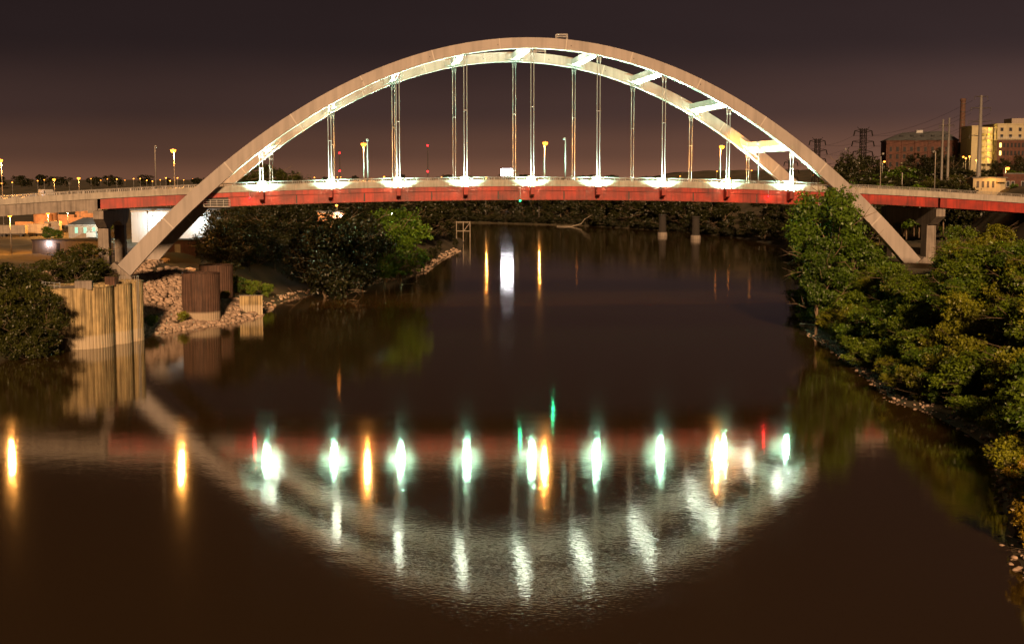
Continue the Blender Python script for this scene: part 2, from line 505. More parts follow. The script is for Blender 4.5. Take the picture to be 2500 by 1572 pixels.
# cross struts with flared ends
for t_ in hang_t:
    s = -2*0.00653*t_; q = math.hypot(1, s)
    zc = ztop(t_) - (2.12+0.00016*t_*t_)*0.5*q
    hh, ww = 0.65, 0.8
    pr_ = [(1.1, 2.3), (2.0, 1.05), (2.9, ww), (BW-2.9, ww), (BW-2.0, 1.05), (BW-1.1, 2.3)]
    sb = MB()
    rings = []
    for v_, w_ in pr_:
        dz = s*w_                                                # flange follows the slope of the rib
        rings.append([(t_-w_, v_, zc+hh-dz), (t_+w_, v_, zc+hh+dz), (t_+w_, v_, zc-hh+dz), (t_-w_, v_, zc-hh-dz)])
    sb.loft(rings)
    sb.build('cross_strut', M['rib'], bridge)

# hangers: two cables each with fork sockets and a clamp
for vc, side in ((0.0, -1), (BW, 1)):
    for t_ in hang_t:
        zb = zp(t_) - 1.35
        q = math.hypot(1, 2*0.00653*t_)
        zt = ztop(t_) - (2.12+0.00016*t_*t_)*q + 0.05
        hg = MB().cbox((t_, vc, zb+0.2), (0.95, 0.5, 0.5)).build('hanger', M['steel'], bridge)
        for dx in (-0.30, 0.30):
            MB().tube([(t_+dx, vc, zb+0.4), (t_+dx, vc, zt)], 0.085, 6, False).build('cable', M['cable'], hg, True)
            sk = MB()
            sk.tube([(t_+dx, vc, zt-1.5), (t_+dx, vc, zt-1.2), (t_+dx, vc, zt-0.5)], [0.09, 0.17, 0.19], 8)
            sk.box(t_+dx-0.2, t_+dx-0.12, vc-0.2, vc+0.2, zt-0.8, zt+0.1)
            sk.box(t_+dx+0.12, t_+dx+0.2, vc-0.2, vc+0.2, zt-0.8, zt+0.1)
            sk.build('socket', M['rib'], hg)
        zm = zb + (zt-zb)*0.58
        MB().cbox((t_, vc, zm), (0.78, 0.26, 0.16)).build('clamp', M['cable'], hg)

# deck: slab, asphalt, parapets, railings
T0, T1 = -185.0, 210.0
ts = list(np.arange(T0, T1+0.1, 5.0))
V0, V1 = 1.35, BW-1.35
sl = MB().loft([[(a, V0+0.36, zp(a)-0.98), (a, V1-0.36, zp(a)-0.98), (a, V1-0.36, zp(a)-1.3), (a, V0+0.36, zp(a)-1.3)] for a in ts])
slab = sl.build('deck_slab', M['conc'], bridge)
rd = MB().loft([[(a, 5.2, zp(a)-0.972), (a, BW-5.2, zp(a)-0.972)] for a in ts], closed=False, caps=False)
rd.build('roadway', M['asphalt'], slab)
for vv in (5.6, BW/2-0.15, BW/2+0.15, BW-5.6, 10.0, BW-10.0):
    if vv in (10.0, BW-10.0):
        for a in np.arange(T0, T1, 12.0):
            MB().add([(a,vv-.07,zp(a)-.966),(a+3,vv-.07,zp(a+3)-.966),(a+3,vv+.07,zp(a+3)-.966),(a,vv+.07,zp(a)-.966)], [(0,1,2,3)]).build('lane_mark', M['paint'], slab)
    else:
        MB().loft([[(a, vv-.06, zp(a)-.966), (a, vv+.06, zp(a)-.966)] for a in ts], closed=False, caps=False).build('road_line', M['paint'], slab)
PJ = [round(-SP*13.5 + SP*0.5*i, 3) for i in range(0, 58)]
for vc, sg in ((V0, 1), (V1, -1)):
    par = MB().loft([[(a, vc+sg*0.02, zp(a)-0.02), (a, vc+sg*0.34, zp(a)-0.02), (a, vc+sg*0.34, zp(a)-1.22), (a, vc+sg*0.02, zp(a)-1.22)] for a in ts]).build('parapet', M['conc'], bridge)
    for i in range(len(PJ)-1):
        a, b = PJ[i]+0.02, PJ[i+1]-0.02
        mid = (a+b)/2
        MB().loft([[(x_, vc-sg*0.02, zp(x_)), (x_, vc+sg*0.36, zp(x_)), (x_, vc+sg*0.36, zp(x_)-1.24), (x_, vc-sg*0.02, zp(x_)-1.24)] for x_ in (a, mid, b)]).build('parapet_panel', M['parapet'], par)
    # fascia lip
    rail = MB().tube([(a, vc+sg*0.17, zp(a)+0.62) for a in ts], 0.06, 6).build('railing', M['steel'], bridge)
    MB().tube([(a, vc+sg*0.17, zp(a)+0.12) for a in ts], 0.035, 5).build('lower_rail', M['steel'], rail)
    for x_ in np.arange(-120, 130, SP/6):
        MB().box(x_-0.045, x_+0.045, vc+sg*0.17-0.045, vc+sg*0.17+0.045, zp(x_)-0.02, zp(x_)+0.6).build('post', M['steel'], rail)
    # kerb barrier between footway and road
    vb = vc + sg*3.75
    kb = MB().loft([[(a, vb-0.15, zp(a)-0.25), (a, vb+0.15, zp(a)-0.25), (a, vb+0.22, zp(a)-0.99), (a, vb-0.22, zp(a)-0.99)] for a in ts]).build('kerb_barrier', M['parapet'], bridge)
    pk = MB()
    for x_ in np.arange(-118, 128, 0.42):
        pk.box(x_-0.025, x_+0.025, vb-0.025, vb+0.025, zp(x_)-0.25, zp(x_)+0.42)
    tag(pk.build('pickets', M['steel'], kb), kind='stuff')
    MB().tube([(a, vb, zp(a)+0.45) for a in ts], 0.05, 6).build('barrier_rail', M['steel'], kb)

# girders: red steel, deeper over the river, concrete on the left approach
GJ = [SP*0.5*i for i in range(-9, 10)]
def zg(t_, depth): return zp(t_) - 1.24 - depth
for vc, sg in ((V0+0.35, 1), (V1-0.35, -1)):
    gd = MB().loft([[(a, vc+sg*0.12, zp(a)-1.25), (a, vc+sg*0.7, zp(a)-1.25), (a, vc+sg*0.7, zg(a, 2.72)), (a, vc+sg*0.12, zg(a, 2.72))] for a in np.linspace(-66, 66, 41)]).build('edge_girder', M['dark'], bridge)
    fl = MB().loft([[(a, vc-sg*0.22, zg(a, 2.72)), (a, vc+sg*0.9, zg(a, 2.72)), (a, vc+sg*0.9, zg(a, 2.84)), (a, vc-sg*0.22, zg(a, 2.84))] for a in np.linspace(-66, 66, 41)]).build('bottom_flange', M['red'], gd)
    fb = MB().loft([[(a, vc-sg*0.16, zp(a)-1.255), (a, vc+sg*0.1, zp(a)-1.255), (a, vc+sg*0.1, zg(a, 0.95)), (a, vc-sg*0.16, zg(a, 0.95))] for a in np.linspace(-66, 66, 41)]).build('top_band', M['red'], gd)
    for i in range(len(GJ)-1):
        a, b = GJ[i]+0.13, GJ[i+1]-0.13
        MB().loft([[(x_, vc-sg*0.02, zg(x_, 1.04)), (x_, vc+sg*0.11, zg(x_, 1.04)), (x_, vc+sg*0.11, zg(x_, 2.70)), (x_, vc-sg*0.02, zg(x_, 2.70))] for x_ in np.linspace(a, b, 3)]).build('girder_panel', M['red'], gd)
    for (a, b) in ((66.02, 88.2), (88.7, 150.0), (150.4, T1), (-87.0, -66.02)):
        g2 = MB().loft([[(x_, vc-sg*0.02, zp(x_)-1.25), (x_, vc+sg*0.6, zp(x_)-1.25), (x_, vc+sg*0.6, zg(x_, 2.0)), (x_, vc-sg*0.02, zg(x_, 2.0))] for x_ in np.linspace(a, b, 9)]).build('approach_girder', M['red'], bridge)
        MB().loft([[(x_, vc-sg*0.2, zg(x_, 2.0)), (x_, vc+sg*0.8, zg(x_, 2.0)), (x_, vc+sg*0.8, zg(x_, 2.1)), (x_, vc-sg*0.2, zg(x_, 2.1))] for x_ in np.linspace(a, b, 9)]).build('bottom_flange', M['red'], g2)
    MB().loft([[(x_, vc-sg*0.1, zp(x_)-1.25), (x_, vc+sg*0.7, zp(x_)-1.25), (x_, vc+sg*0.7, zg(x_, 2.25)), (x_, vc-sg*0.1, zg(x_, 2.25))] for x_ in np.linspace(-87.6, T0, 13)]).build('concrete_girder', M['conc'], bridge)
for k, vv in enumerate((8.5, 14.0, BW-14.0, BW-8.5)):
    MB().loft([[(a, vv-0.25, zp(a)-1.31), (a, vv+0.25, zp(a)-1.31), (a, vv+0.25, zp(a)-2.6), (a, vv-0.25, zp(a)-2.6)] for a in ts]).build('stringer', M['dark'], bridge)
# floor beams whose ends carry the hangers
for t_ in hang_t:
    zb = zp(t_)
    fbm = MB()
    fbm.loft([[(t_-0.4, v_, zb-1.26), (t_+0.4, v_, zb-1.26), (t_+0.4, v_, zb-zz), (t_-0.4, v_, zb-zz)] for v_, zz in ((-0.75, 2.9), (1.3, 3.45), (1.5, 3.6), (BW-1.5, 3.6), (BW-1.3, 3.45), (BW+0.75, 2.9))])
    fo = fbm.build('floor_beam', M['red'], bridge)
    for v_ in (-0.76, BW+0.76):
        MB().cbox((t_, v_, zb-2.0), (0.5, 0.05, 0.9)).build('anchor_plate', M['red'], fo)
# inspection cages where the near rib passes the deck
for sg in (-1, 1):
    cg = MB(); tc_ = sg*64.0; zc_ = zp(64)-3.9
    cg.box(tc_-2.6, tc_+2.6, 0.9, 1.35, zc_-0.12, zc_)
    for tt in np.linspace(-2.6, 2.6, 5):
        cg.bar((tc_+tt, 0.95, zc_), (tc_+tt, 0.95, zc_+1.3), 0.07)
    for zz in (0.45, 0.9, 1.3):
        cg.bar((tc_-2.6, 0.95, zc_+zz), (tc_+2.6, 0.95, zc_+zz), 0.06)
    cg.build('inspection_cage', M['steel'], bridge)

def pier(t_):
    zc = zg(t_, 2.25) - 0.15
    base = 5.0
    root = MB()
    # hammerhead cap: stepped ends, haunched over the columns
    prof = [(0.6, 1.6), (4.2, 3.4), (9.0, 3.6), (12.5, 2.7), (BW/2, 2.4), (BW-12.5, 2.7), (BW-9.0, 3.6), (BW-4.2, 3.4), (BW-0.6, 1.6)]
    root.loft([[(t_-1.0, v_, zc), (t_+1.0, v_, zc), (t_+1.0, v_, zc-d_), (t_-1.0, v_, zc-d_)] for v_, d_ in prof])
    p = root.build('pier', M['conc'], bridge)
    for v_ in (6.6, BW-6.6):
        c = MB().loft([[(t_-1.05, v_-1.5, z_), (t_-0.6, v_-1.75, z_), (t_+0.6, v_-1.75, z_), (t_+1.05, v_-1.5, z_), (t_+1.05, v_+1.5, z_), (t_+0.6, v_+1.75, z_), (t_-0.6, v_+1.75, z_), (t_-1.05, v_+1.5, z_)] for z_ in (zc-3.45, base)])
        c.build('column', M['conc'], p)
    for v_ in (2.0, 8.5, 14.0, BW-14, BW-8.5, BW-2.0):
        MB().cbox((t_, v_, zc+0.07), (0.9, 0.7, 0.14)).build('bearing', M['dark'], p)
    return p
for t_ in (-87.3, 88.4, -135.0, 150.2):
    pier(t_)

# ------------------------------------------------------------------ lamps on the deck
def point(name, parent, loc, energy, col, rad, spot=None, dirv=None, blend=0.6):
    l = bpy.data.lights.new(name, 'SPOT' if spot else 'POINT')
    l.energy = energy; l.color = col; l.shadow_soft_size = rad
    if spot:
        l.spot_size = math.radians(spot); l.spot_blend = blend
    o = link(name, l, parent, loc)
    if spot:
        o.rotation_euler = Vector(dirv).to_track_quat('-Z', 'Y').to_euler()
    return o
ORANGE = (1.0, 0.38, 0.07)
pole_h = 8.6
pm = MB().tube([(0,0,0), (0,0,pole_h-0.4), (0,0,pole_h)], [0.13, 0.085, 0.06], 8).mesh('pole', M['steel'], True)
bm_ = MB().cbox((0,0,0.06), (0.45,0.45,0.12)).mesh('base_plate', M['steel'])
hm = MB()
hm.tube([(0,0,pole_h-0.15), (0,0.25,pole_h+0.02), (0,0.7,pole_h+0.05)], 0.05, 6)
hm.loft([[(-0.12,0.6,pole_h+0.0),(0.12,0.6,pole_h+0.0),(0.10,0.6,pole_h+0.14),(-0.10,0.6,pole_h+0.14)],
         [(-0.2,0.95,pole_h-0.04),(0.2,0.95,pole_h-0.04),(0.16,0.95,pole_h+0.22),(-0.16,0.95,pole_h+0.22)],
         [(-0.16,1.4,pole_h+0.0),(0.16,1.4,pole_h+0.0),(0.12,1.4,pole_h+0.16),(-0.12,1.4,pole_h+0.16)]])
hm = hm.mesh('lamp_head', M['steel'])
def lens_mesh(m, k=1.0):
    return MB().lathe([(a_*k, b_*k) for a_, b_ in [(0.02,-0.78),(0.34,-0.70),(0.58,-0.40),(0.60,-0.06),(0.12,-0.02)]], 12, (0,1.08,pole_h)).mesh('lens', m, True)
lens_on, lens_off, lens_far = lens_mesh(M['sodium']), lens_mesh(M['white'], .45), lens_mesh(M['sodium_far'], .55)
def street_lamp(loc, rz, label, state, group, scale=1.0, power=20000.0):
    o = thing('street_lamp', label, 'street lamp', loc, rz, group)
    up = pole_h*(scale-1)
    link('pole', pm, o, None, None, (1, 1, scale)); link('base_plate', bm_, o); h = link('lamp_head', hm, o, (0, 0, up))
    link('lens', {'on': lens_on, 'off': lens_off, 'far': lens_far}[state], h)
    if state == 'on':
        point('lamp_light', o, (0, 1.08, up+pole_h-1.15), power, ORANGE, 0.25)
    return o
lit = [(-113.1, 'lit orange lamp on the deck at the very left edge of the photo'),
       (-76.1, 'lit orange lamp on the far deck edge just left of the left arch leg'),
       (-34.3, 'lit orange lamp on the far deck edge between the second and third hangers'),
       (6.8, 'lit orange lamp on the far deck edge just right of the middle hanger'),
       (48.0, 'lit orange lamp on the far deck edge below the right slope of the far arch')]
for t_, lab in lit:
    p = B(t_, V1-0.17, zp(t_))
    street_lamp(p, TH + math.pi, lab, 'on', 'lit street lamps on the bridge')
street_lamp(B(86.7, V1-0.17, zp(86.7)), TH+math.pi, 'unlit lamp post on the far deck edge right of the right arch leg', 'off', 'unlit street lamps on the bridge')
for t_, lab in [(-76.0, 'unlit lamp post on the near deck edge just left of the left arch leg'),
                (-33.7, 'unlit lamp post on the near deck edge overlapping a lit orange lamp'),
                (7.1, 'unlit lamp post on the near deck edge right of the middle hangers'),
                (48.3, 'unlit lamp post on the near deck edge left of the rightmost hanger'),
                (87.2, 'unlit lamp post on the near deck edge above the right pier')]:
    street_lamp(B(t_, V0+0.17, zp(t_)), TH, lab, 'off', 'unlit street lamps on the bridge')
street_lamp(B(128.0, V0+0.17, zp(128)), TH, 'lit orange lamp on the near deck edge beyond the right photo edge', 'on', 'lit street lamps on the bridge', 1.0, 30000.0)

# floodlights at the foot of every hanger
ordn = ['first', 'second', 'third', 'fourth', 'fifth', 'sixth', 'seventh', 'eighth', 'ninth']
fbody = MB().box(-0.28,0.28,-0.16,0.16,0.0,0.28).mesh('housing', M['dark'])
flens = MB().box(-0.24,0.24,-0.13,0.13,0.285,0.30).mesh('lens', M['cool'])
fside = MB().box(-0.42,0.42,-0.175,-0.163,0.01,0.27).mesh('added_glow_plate', M['sideglow'])  # added glow plate, brightens the flood streaks mirrored in the water
fyoke = MB().box(-0.34,-0.29,-0.05,0.05,-0.12,0.2).box(0.29,0.34,-0.05,0.05,-0.12,0.2).box(-0.34,0.34,-0.05,0.05,-0.14,-0.12).mesh('yoke', M['steel'])
FLOOD = (0.62, 1.0, 0.76)
for vc, sg, nm in ((-0.45, 1, 'near'), (BW+0.45, -1, 'far')):
    for i, t_ in enumerate(hang_t):
        o = thing('floodlight', 'cool white floodlight at the foot of the %s %s hanger from the left' % (ordn[i], nm), 'floodlight',
                  B(t_, vc, zp(t_)-1.10), TH, 'floodlights at the hanger feet')
        link('housing', fbody, o); link('lens', flens, o); link('yoke', fyoke, o)
        link('added_glow_plate', fside, o, None, 0.0 if sg > 0 else math.pi)
        point('flood_light', o, (0, 0, 0.42), 30000.0, (0.50, 1.0, 0.68), 0.12, 146, (0, 1.0*sg, 1), 0.55)
        point('rib_light', o, (0, 0, 0.44), 100000.0, (0.74, 1.0, 0.82), 0.12, 34, (0, 0.02*sg, 1), 0.6)
        link('added_beam_housing', fbody, o, (0, 1.22*sg, 0.05))  # second housing added inboard so the strut beam clears the cables
        point('beam_light', o, (0, 1.22*sg, 0.46), 520000.0, (0.86, 1.0, 0.80), 0.12, 54, (0, 0.50*sg, 1), 0.5)

# navigation lights hung below the deck
def nav(t_, vv, z_, col, label, rodtop):
    o = thing('navigation_light', label, 'signal lamp', B(t_, vv, z_), TH, 'navigation lights of the bridge')
    MB().tube([(0,0,0.2), (0,0,rodtop-z_)], 0.04, 6).build('rod', M['steel'], o)
    MB().lathe([(0.05,0.34),(0.2,0.3),(0.2,0.2),(0.05,0.2)], 10).build('cap', M['dark'], o)
    MB().lathe([(0.03,-0.12),(0.15,-0.08),(0.17,0.04),(0.15,0.19),(0.03,0.2)], 10).build('lens', M['greenlamp' if col == 'g' else 'redlamp'], o, True)
    point('beacon_light', o, (0, -0.02, -0.35), 150.0 if col == 'g' else 110.0, (0.05, 1.0, 0.4) if col == 'g' else (1.0, 0.03, 0.03), 0.15)
nav(-2.4, 1.0, 25.1, 'g', 'green light on a rod below the near girder left of midspan', zp(-2)-1.2)
nav(9.0, BW-1.0, 25.0, 'g', 'green light below the far girder right of midspan', zp(9)-1.2)
nav(-57.5, 1.0, 25.7, 'r', 'red light on the near girder beside the first hanger', zp(-57)-1.2)
nav(50.4, 1.0, 25.9, 'r', 'red light on the near girder beside the last hanger', zp(50)-1.2)
nav(49.5, BW-1.0, 25.6, 'r', 'red light below the far girder near the last hanger', zp(50)-1.2)
# ================================================================== left bank: sheet-pile cells, riprap
def cell(c, r, z0, z1, material, label, amp=0.11, pitch=0.62, top=True, topmat=None, a0=0.0, a1=2*math.pi, cat='pile cell'):
    o = thing('sheet_pile_cell', label, cat, (c[0], c[1], 0.0))
    full = abs(a1-a0-2*math.pi) < 1e-6
    npile = max(8, int(round((a1-a0)*r/pitch)))
    prof = []
    for k in range(npile):
        for f_, d_ in ((0.0, 0), (0.18, 0), (0.32, 1), (0.82, 1), (0.96, 0)):
            w = a0 + (a1-a0)*(k+f_)/npile
            rr = r - amp*(1-d_)
            prof.append((rr*math.cos(w), rr*math.sin(w)))
    m = MB()
    rings = [[(x, y, z) for x, y in prof] for z in (z0, z1)]
    m.loft(rings, closed=full, caps=False)
    m.build('pile_wall', material, o)
    if top:
        n = 40
        MB().lathe([(0.01, z1-0.30), (r-amp-0.03, z1-0.28), (r-amp-0.03, z1-1.0), (0.01, z1-1.0)], n).build('fill', topmat or M['conc'], o)
        MB().loft([[((r+dr)*math.cos(2*math.pi*k/n), (r+dr)*math.sin(2*math.pi*k/n), z1+dz) for dr, dz in ((0.06, 0.0), (0.06, 0.12), (-0.35, 0.12), (-0.35, 0.0))] for k in range(n+1)], caps=False).build('rim', material, o)
    return o
# pale cells at the left: one wide and two slender ones
cA = (-77.6, 240.2)
o = cell(cA, 6.3, -2, 10.6, M['pile_pale'], 'widest pale sheet pile cell standing in the water by the left bushes', 0.10, 0.66)
cB = (-72.6, 244.8); cC = (-71.4, 248.6)
cell(cB, 3.3, -2, 10.7, M['pile_pale'], 'slender pale sheet pile cell between the wide cell and the ladder cell', 0.10, 0.62)
oc = cell(cC, 3.25, -2, 10.9, M['pile_pale'], 'slender pale sheet pile cell with a ladder, beside the riprap slope', 0.10, 0.62)
ld = MB()
lx, ly = 3.36*math.cos(-0.55), 3.36*math.sin(-0.55)
for dx in (-0.2, 0.2):
    ld.bar((lx-dx*math.sin(-0.55), ly+dx*math.cos(-0.55), 0.6), (lx-dx*math.sin(-0.55), ly+dx*math.cos(-0.55), 12.0), 0.07)
for z_ in np.arange(0.8, 12.0, 0.38):
    ld.bar((lx-0.2*math.sin(-0.55), ly+0.2*math.cos(-0.55), z_), (lx+0.2*math.sin(-0.55), ly-0.2*math.cos(-0.55), z_), 0.05)
ld.build('ladder', M['steel'], oc)
# mooring blocks and bits of railing on top
tag(MB().cbox((0,0,0.75), (2.9,1.6,1.5), 0.15).build('mooring_block', M['conc']), 'pale concrete block perched on the edge of the wide pile cell', 'block').location = (-74.8, 235.6, 10.45)
tag(MB().cbox((0,0,0.8), (1.9,1.5,1.6), -0.2).build('mooring_block', M['rust']), 'dark rusty block on the pile cells beside the pale block', 'block').location = (-71.9, 242.2, 10.6)
rl = thing('cell_railing', 'short pale pipe railing along the top of the wide pile cell', 'railing', (cA[0], cA[1], 10.6))
for k in range(6):
    w = -2.75 + k*0.2
    MB().bar((5.8*math.cos(w), 5.8*math.sin(w), -0.35), (5.8*math.cos(w), 5.8*math.sin(w), 1.15), 0.09).build('post', M['white'], rl)
for z_ in (0.55, 1.05):
    MB().tube([(5.8*math.cos(-2.75+k*0.1), 5.8*math.sin(-2.75+k*0.1), z_) for k in range(11)], 0.045, 6).build('rail', M['white'], rl)
rl2 = thing('cell_railing', 'short pipe railing on the cell that carries the ladder', 'railing', (cC[0], cC[1], 10.9))
for k in range(5):
    w = -1.6 + k*0.32
    MB().bar((2.9*math.cos(w), 2.9*math.sin(w), -0.4), (2.9*math.cos(w), 2.9*math.sin(w), 1.1), 0.07).build('post', M['steel'], rl2)
MB().tube([(2.9*math.cos(-1.6+k*0.16), 2.9*math.sin(-1.6+k*0.16), 1.05) for k in range(9)], 0.04, 6).build('rail', M['steel'], rl2)
# rust-dark cells further on
p1 = at(489, 760, 276.5)
cell((p1.x, 277.6), 3.85, -2, 10.35, M['pile_rust'], 'near rust-brown sheet pile cell standing at the foot of the riprap', 0.10, 0.60, True, M['rust'])
p2 = at(526.5, 690, 303)
cell((p2.x, 303.5), 3.75, -1, 10.35, M['pile_rust'], 'far rust-brown sheet pile cell with an orange lit top behind its twin', 0.10, 0.60, True, M['conc'])
wl = thing('sheet_pile_wall', 'low pale sheet pile wall at the water just right of the brown cells', 'pile wall', (-59.2, 292.5, 0))
m = MB(); pts = []
for k in range(9):
    for f_, d_ in ((0.0, 0), (0.2, 0), (0.35, 1), (0.8, 1)):
        pts.append((k*0.55+f_*0.55, -0.14*d_ + 0.12*k))
m.loft([[(x, y, z) for x, y in pts] for z in (-1, 4.4)], closed=False, caps=False)
m.build('pile_wall', M['pile_pale'], wl)
MB().bar((-0.1, -0.05, 4.42), (5.0, 0.95, 4.42), 0.4, 0.15).build('cap_beam', M['conc'], wl)

# riprap slope below the left arch feet
def stone_meshes(n, mat_):
    out = []
    base_v = [(-1,-1,-1),(1,-1,-1),(1,1,-1),(-1,1,-1),(-1,-1,1),(1,-1,1),(1,1,1),(-1,1,1),(0,0,1.35),(0,0,-1.3),(1.35,0,0),(-1.35,0,0),(0,1.35,0),(0,-1.35,0)]
    F = [(4,5,8),(5,6,8),(6,7,8),(7,4,8),(1,0,9),(2,1,9),(3,2,9),(0,3,9),(1,2,10),(2,6,10),(6,5,10),(5,1,10),(3,0,11),(0,4,11),(4,7,11),(7,3,11),(2,3,12),(3,7,12),(7,6,12),(6,2,12),(0,1,13),(1,5,13),(5,4,13),(4,0,13)]
    for k in range(n):
        r_ = random.Random(50+k)
        sx, sy, sz = r_.uniform(.38,.58), r_.uniform(.30,.46), r_.uniform(.22,.36)
        V = [(x*sx*r_.uniform(.72,1.12), y*sy*r_.uniform(.72,1.12), z*sz*r_.uniform(.72,1.12)) for x, y, z in base_v]
        out.append((np.array(V), F))
    return out
SM = stone_meshes(9, M['rock'])
stone_data = []
for V, F in SM:
    stone_data.append(MB().add([tuple(p) for p in V], F).mesh('stone', M['rock']))
def scatter(poly_test, box, n, smin, smax, seed):
    r_ = np.random.default_rng(seed)
    x = r_.uniform(box[0], box[1], n); y = r_.uniform(box[2], box[3], n)
    keep = poly_test(x, y)
    x, y = x[keep], y[keep]
    z = height(x, y)
    s_ = smin + (smax-smin)*r_.random(len(x))**2.2
    return x, y, z, s_, r_
def rip_test(x, y):
    d = river_dist(x, y)
    return (d > -1.2) & (d < 24) & (y < 300 + 12*np.sin(x)) & (x < -50)
rx, ry, rz_, rs, rg = scatter(rip_test, (-92, -52, 243, 312), 9000, 0.55, 1.5, 3)
okk = np.hypot(rx-cA[0], ry-cA[1]) > 6.5
rx, ry, rz_, rs = rx[okk], ry[okk], rz_[okk], rs[okk]
vis = np.argsort(-(rs / ry))
rip = tag(MB().cbox((-72, 275, 4), (1.2, 1.0, 0.8), 0.4).build('riprap_slope', M['rock']), kind='structure')
big = vis[:300]
for i in big:
    o = link('stone', stone_data[int(rg.integers(len(stone_data)))], rip, (rx[i], ry[i], rz_[i]+0.12))
    o.rotation_euler = (rg.uniform(-.35,.35), rg.uniform(-.35,.35), rg.uniform(0, 6.28))
    o.scale = (rs[i],)*3
def merged_stones(name, ids, X, Y, Z, Sc, rgen, parent):
    VV = []; FF = []
    off = 0
    for i in ids:
        V, F = SM[int(rgen.integers(len(SM)))]
        a, b = rgen.uniform(0, 6.28), rgen.uniform(-.35, .35)
        c_, s_ = math.cos(a), math.sin(a)
        Q = V*Sc[i]
        Q = np.stack([Q[:,0]*math.cos(b)+Q[:,2]*math.sin(b), Q[:,1], -Q[:,0]*math.sin(b)+Q[:,2]*math.cos(b)], 1)
        Q = np.stack([Q[:,0]*c_-Q[:,1]*s_+X[i], Q[:,0]*s_+Q[:,1]*c_+Y[i], Q[:,2]+Z[i]+0.08], 1)
        VV.append(Q); FF.append(np.array(F)+off); off += len(Q)
    return tag(link(name, arrmesh(name, np.concatenate(VV), np.concatenate(FF), M['rock']), parent), kind='stuff')
merged_stones('small_stones', vis[300:5200], rx, ry, rz_, rs, rg, rip)
# rubble along the other shores
def shore_test(x, y):
    d = river_dist(x, y)
    return (d > -0.8) & (d < 2.6)
sx_, sy_, sz_, ss_, sg_ = scatter(shore_test, (38, 72, 98, 325), 9000, 0.15, 0.55, 4)
o = merged_stones('shore_rubble', range(len(sx_)), sx_, sy_, sz_, ss_, sg_, None)
o2 = scatter(lambda x, y: (river_dist(x, y) > -0.5) & (river_dist(x, y) < 2.5), (-60, -20, 296, 560), 5000, 0.3, 1.1, 5)
merged_stones('shore_rubble', range(len(o2[0])), *o2[:4], o2[4], None)
# a few big pale slabs dumped at the water on the right
for (px, py, Y, sx, sy, sz, rz, lab) in [(1950, 742, 318, 2.4, 1.6, 1.2, .3, 'orange lit boulder at the water below the tall right tree'),
        (1968, 775, 290, 2.2, 1.4, 1.0, .9, 'grey boulder at the water under the right bank bushes'),
        (1978, 800, 268, 2.4, 1.5, 0.9, .5, 'flat boulder at the water where the bushes begin on the right'),
        (2455, 1085, 150, 2.2, 1.5, 0.5, .4, 'broad flat slab on the right shore by the photo edge'),
        (2410, 1075, 152, 1.4, 1.0, 0.45, 1.1, 'tilted slab on the right shore left of the broad slab')]:
    p = at(px, py, Y)
    V, F = SM[int(rng.integers(len(SM)))]
    q = MB().add([(a*sx*1.6, b*sy*1.6, c*sz*1.6) for a, b, c in V], F).build('boulder', M['rock'])
    q.location = (p.x, p.y, max(hz(p.x, p.y)+sz*0.25, 0.1)); q.rotation_euler = (0.1, 0.15, rz)
    tag(q, lab, 'boulder')
for k, (px, py, Y, rz, lab) in enumerate([(2488, 1293, 113.5, 0.5, 'upper of two pale broken crates at the water, bottom right'), (2484, 1322, 110.3, 0.2, 'lower of two pale broken crates at the water, bottom right')]):
    p = at(px, py, Y)
    o = thing('broken_crate', lab, 'crate', (p.x, p.y, max(0.15, hz(p.x, p.y)+0.1)), rz)
    s_ = 1.0 - 0.15*k
    o.rotation_euler = (0.5, 0.12, rz)
    for a, b, sz in (((-.75,0,.4),(0,0,0),(.16,1.1,.7)), ((.75,0,.4),(0,0,0),(.16,1.1,.7)), ((0,-.5,.4),(0,0,0),(1.34,.16,.7)), ((0,.5,.4),(0,0,0),(1.34,.16,.7))):
        MB().cbox(tuple(c*s_ for c in a), tuple(c*s_ for c in sz)).build('board', M['plank'], o)
    MB().cbox((0,0,.1*s_), (1.3*s_,.9*s_,.1)).build('bottom_board', M['wood'], o)

# ================================================================== left bank: yard and buildings
def box_building(name, label, cat, loc, rz, w, d, h, wall, roof='flat', roofmat=None, group=None, ov=0.3, rh=1.5):
    o = thing(name, label, cat, loc, rz, group)
    MB().box(-w/2, w/2, -d/2, d/2, -3.0, h).build('wall', wall, o)
    rm = roofmat or M['roof']
    if roof == 'flat':
        MB().box(-w/2-ov, w/2+ov, -d/2-ov, d/2+ov, h, h+0.28).build('roof', rm, o)
    elif roof == 'hip':
        k = min(w, d)/2*0.95
        MB().add([(-w/2-ov,-d/2-ov,h),(w/2+ov,-d/2-ov,h),(w/2+ov,d/2+ov,h),(-w/2-ov,d/2+ov,h),(-w/2+k,0,h+rh),(w/2-k,0,h+rh)],
                 [(0,1,5,4),(1,2,5),(2,3,4,5),(3,0,4),(3,2,1,0)]).build('roof', rm, o)
    elif roof == 'gable':
        MB().add([(-w/2-ov,-d/2-ov,h),(w/2+ov,-d/2-ov,h),(w/2+ov,d/2+ov,h),(-w/2-ov,d/2+ov,h),(-w/2-ov,0,h+rh),(w/2+ov,0,h+rh)],
                 [(0,1,5,4),(1,2,5),(2,3,4,5),(3,0,4),(3,2,1,0)]).build('roof', rm, o)
    return o
def windows(o, xs_, zs_, w, h, y, glass, frame, name='window'):
    for z in zs_:
        for x in xs_:
            f = MB().box(x-w/2-.1, x+w/2+.1, y-0.05, y+0.03, z-h/2-.1, z+h/2+.1).build(name, frame, o)
            MB().box(x-w/2, x+w/2, y-0.075, y-0.04, z-h/2, z+h/2).build('pane', glass, f)

